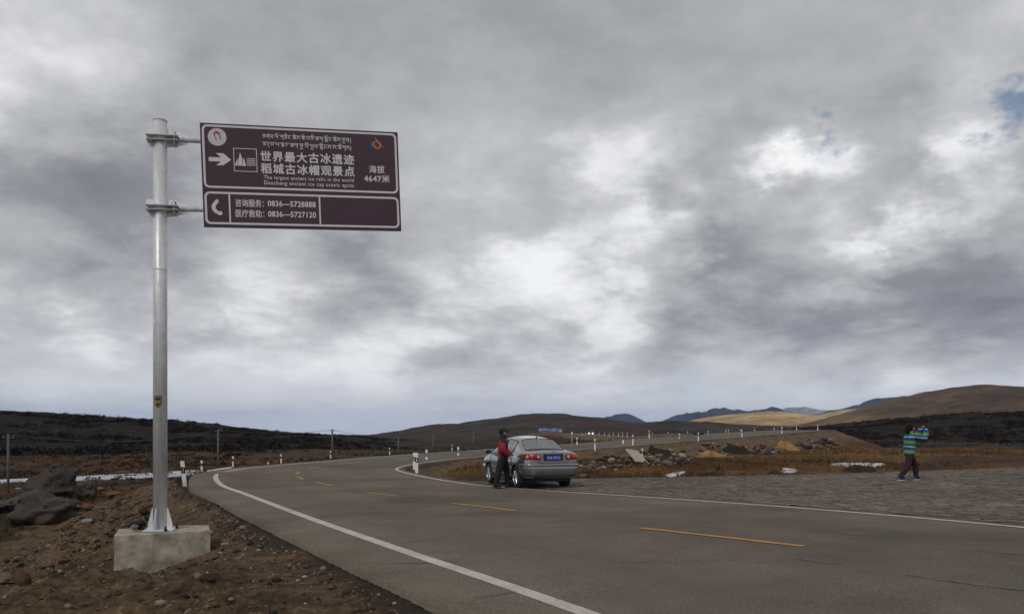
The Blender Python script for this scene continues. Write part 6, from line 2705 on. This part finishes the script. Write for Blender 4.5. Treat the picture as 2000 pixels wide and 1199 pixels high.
# ---- person in the striped knit, photographing, on the paving
zz_ = float(layby_z(np.array([11.2]), np.array([22.3]))[0])
WOM = empty('person', (11.15, 22.3, zz_ + 0.012), math.radians(12))
tag(WOM, 'person in blue and green striped top and maroon trousers photographing on the paving', 'person')
J = {'pelvis': ((-.02, 0, .76), (.160, .140)), 'belly': ((-.03, 0, .90), (.155, .135)), 'chest': ((.0, 0, 1.11), (.165, .14)), 'upper': ((.01, 0, 1.20), (.12, .11)), 'neckb': ((.01, 0, 1.275), (.08, .075)), 'neck': ((.02, 0, 1.33), (.05, .05)),
     'jaw': ((.04, 0, 1.385), (.068, .066)), 'head': ((.03, 0, 1.455), (.095, .082)), 'crown': ((.02, 0, 1.51), (.068, .062)),
     'hipL': ((.07, .10, .69), .100), 'kneeL': ((.27, .12, .40), .068), 'ankL': ((.28, .12, .10), .050), 'toeL': ((.39, .13, .045), .038),
     'hipR': ((-.09, -.10, .69), .100), 'kneeR': ((-.17, -.12, .39), .068), 'ankR': ((-.42, -.12, .10), .050), 'toeR': ((-.31, -.16, .045), .038),
     'shR': ((.03, -.170, 1.235), .074), 'elR': ((.28, -.22, 1.15), .060), 'wrR': ((.44, -.10, 1.37), .040), 'haR': ((.44, -.08, 1.41), .03),
     'shL': ((.05, .170, 1.235), .074), 'elL': ((.30, .20, 1.18), .060), 'wrL': ((.41, .06, 1.40), .040), 'haL': ((.41, .05, 1.44), .03)}
E_ = [e for e in E_ if e not in {('chest', 'neckb'), ('chest', 'shR'), ('chest', 'shL')}] + [('chest', 'upper'), ('upper', 'neckb'), ('upper', 'shR'), ('upper', 'shL')]
TORSO = TORSO | {('chest', 'upper'), ('upper', 'neckb'), ('upper', 'shR'), ('upper', 'shL')}
ev = figure('person', J, E_, None, None)


def is_top(p):
    w_, t_ = who(p)
    if w_ in SLEEVE:
        return True
    if w_ in TORSO:
        return p.z > .70
    return (w_ in LEGS and p.z > .72) or (w_ == ('neckb', 'neck') and t_ < .7)


shell('striped_top', ev, is_top, .028, M['striped'], WOM)
shell('trousers', ev, lambda p: (who(p)[0] in LEGS or who(p)[0] in FEET or who(p)[0] == ('pelvis', 'belly')) and p.z < .83 and p.z > .062, .014, M['maroon_trousers'], WOM)


def wom_extra(b2):
    hand_geo(b2, (.44, -.10, 1.37), (-.05, .5, 1), (-.8, .5, .1), .9)
    hand_geo(b2, (.41, .06, 1.40), (.05, -.4, 1), (.6, -.5, .1), .9, right=-1)
    face_geo(b2, (.035, 0, 1.44), (1, 0, -.05))


finish_body(ev, wom_extra, WOM)
bm = bmesh.new()
from mathutils import noise as mn
bmesh.ops.create_uvsphere(bm, u_segments=24, v_segments=16, radius=.5, matrix=Matrix.Translation((.005, 0, 1.47)) @ Matrix.Diagonal((.215, .195, .215, 1)))
bmesh.ops.delete(bm, geom=[v for v in bm.verts if v.co.x > .055 and v.co.z < 1.50], context='VERTS')
r_ = bmesh.ops.create_uvsphere(bm, u_segments=18, v_segments=14, radius=.5, matrix=Matrix.Translation((-.085, -.01, 1.385)) @ Matrix.Diagonal((.11, .15, .22, 1)))
for v in bm.verts:
    v.co += v.normal * .015 * mn.noise(v.co * 22)
bm_obj('hair', bm, M['hair'], WOM, True)
for ank, toe in (('ankL', 'toeL'), ('ankR', 'toeR')):
    bm = bmesh.new()
    shoe_geo(bm, J[ank][0], J[toe][0], .046, .085)
    sh_ = bm_obj('shoe', bm, M['shoe_blue'], WOM)
    bm = bmesh.new()
    shoe_geo(bm, J[ank][0], J[toe][0], .050, .028, -.004)
    bm_obj('sole', bm, M['shoe_sole'], sh_)
bpy.data.meshes.remove(ev)
PH_ = empty('hand_camera', (0, 0, 0))
bpy.data.objects.remove(PH_)
bm = bmesh.new()
add_box(bm, (0, 0, 0), (.022, .13, .075), bevel=.006)
camb = bm_obj('small_camera', bm, M['black'])
camb.location = WOM.matrix_world @ Vector((0, 0, 0)) if False else Vector(WOM.location) + Matrix.Rotation(math.radians(12), 3, 'Z') @ Vector((.45, -.02, 1.465))
camb.rotation_euler = (0, 0, math.radians(12))
bm = bmesh.new()
add_tube(bm, (.010, 0, 0), (.036, 0, 0), .025, .023, 16)
bm_obj('lens', bm, M['trim'], camb)
tag(camb, 'small black camera held up in both hands by the striped person', 'camera')

# ------------------------------------------------------------------ the air
bm = bmesh.new()
add_box(bm, (0, 7000, 240), (48000, 36000, 840))
hz = bm_obj('haze', bm, None)
hm = bpy.data.materials.new('haze_air')
hm.use_nodes = True
nt = hm.node_tree
nt.nodes.clear()
ho = nt.nodes.new('ShaderNodeOutputMaterial')
pv = nt.nodes.new('ShaderNodeVolumePrincipled')
pv.inputs['Color'].default_value = (0.42, 0.62, 1.0, 1)
pv.inputs['Density'].default_value = 4.2e-5
pv.inputs['Anisotropy'].default_value = 0.0
nt.links.new(pv.outputs[0], ho.inputs['Volume'])
hz.data.materials.append(hm)
hz['kind'] = 'stuff'
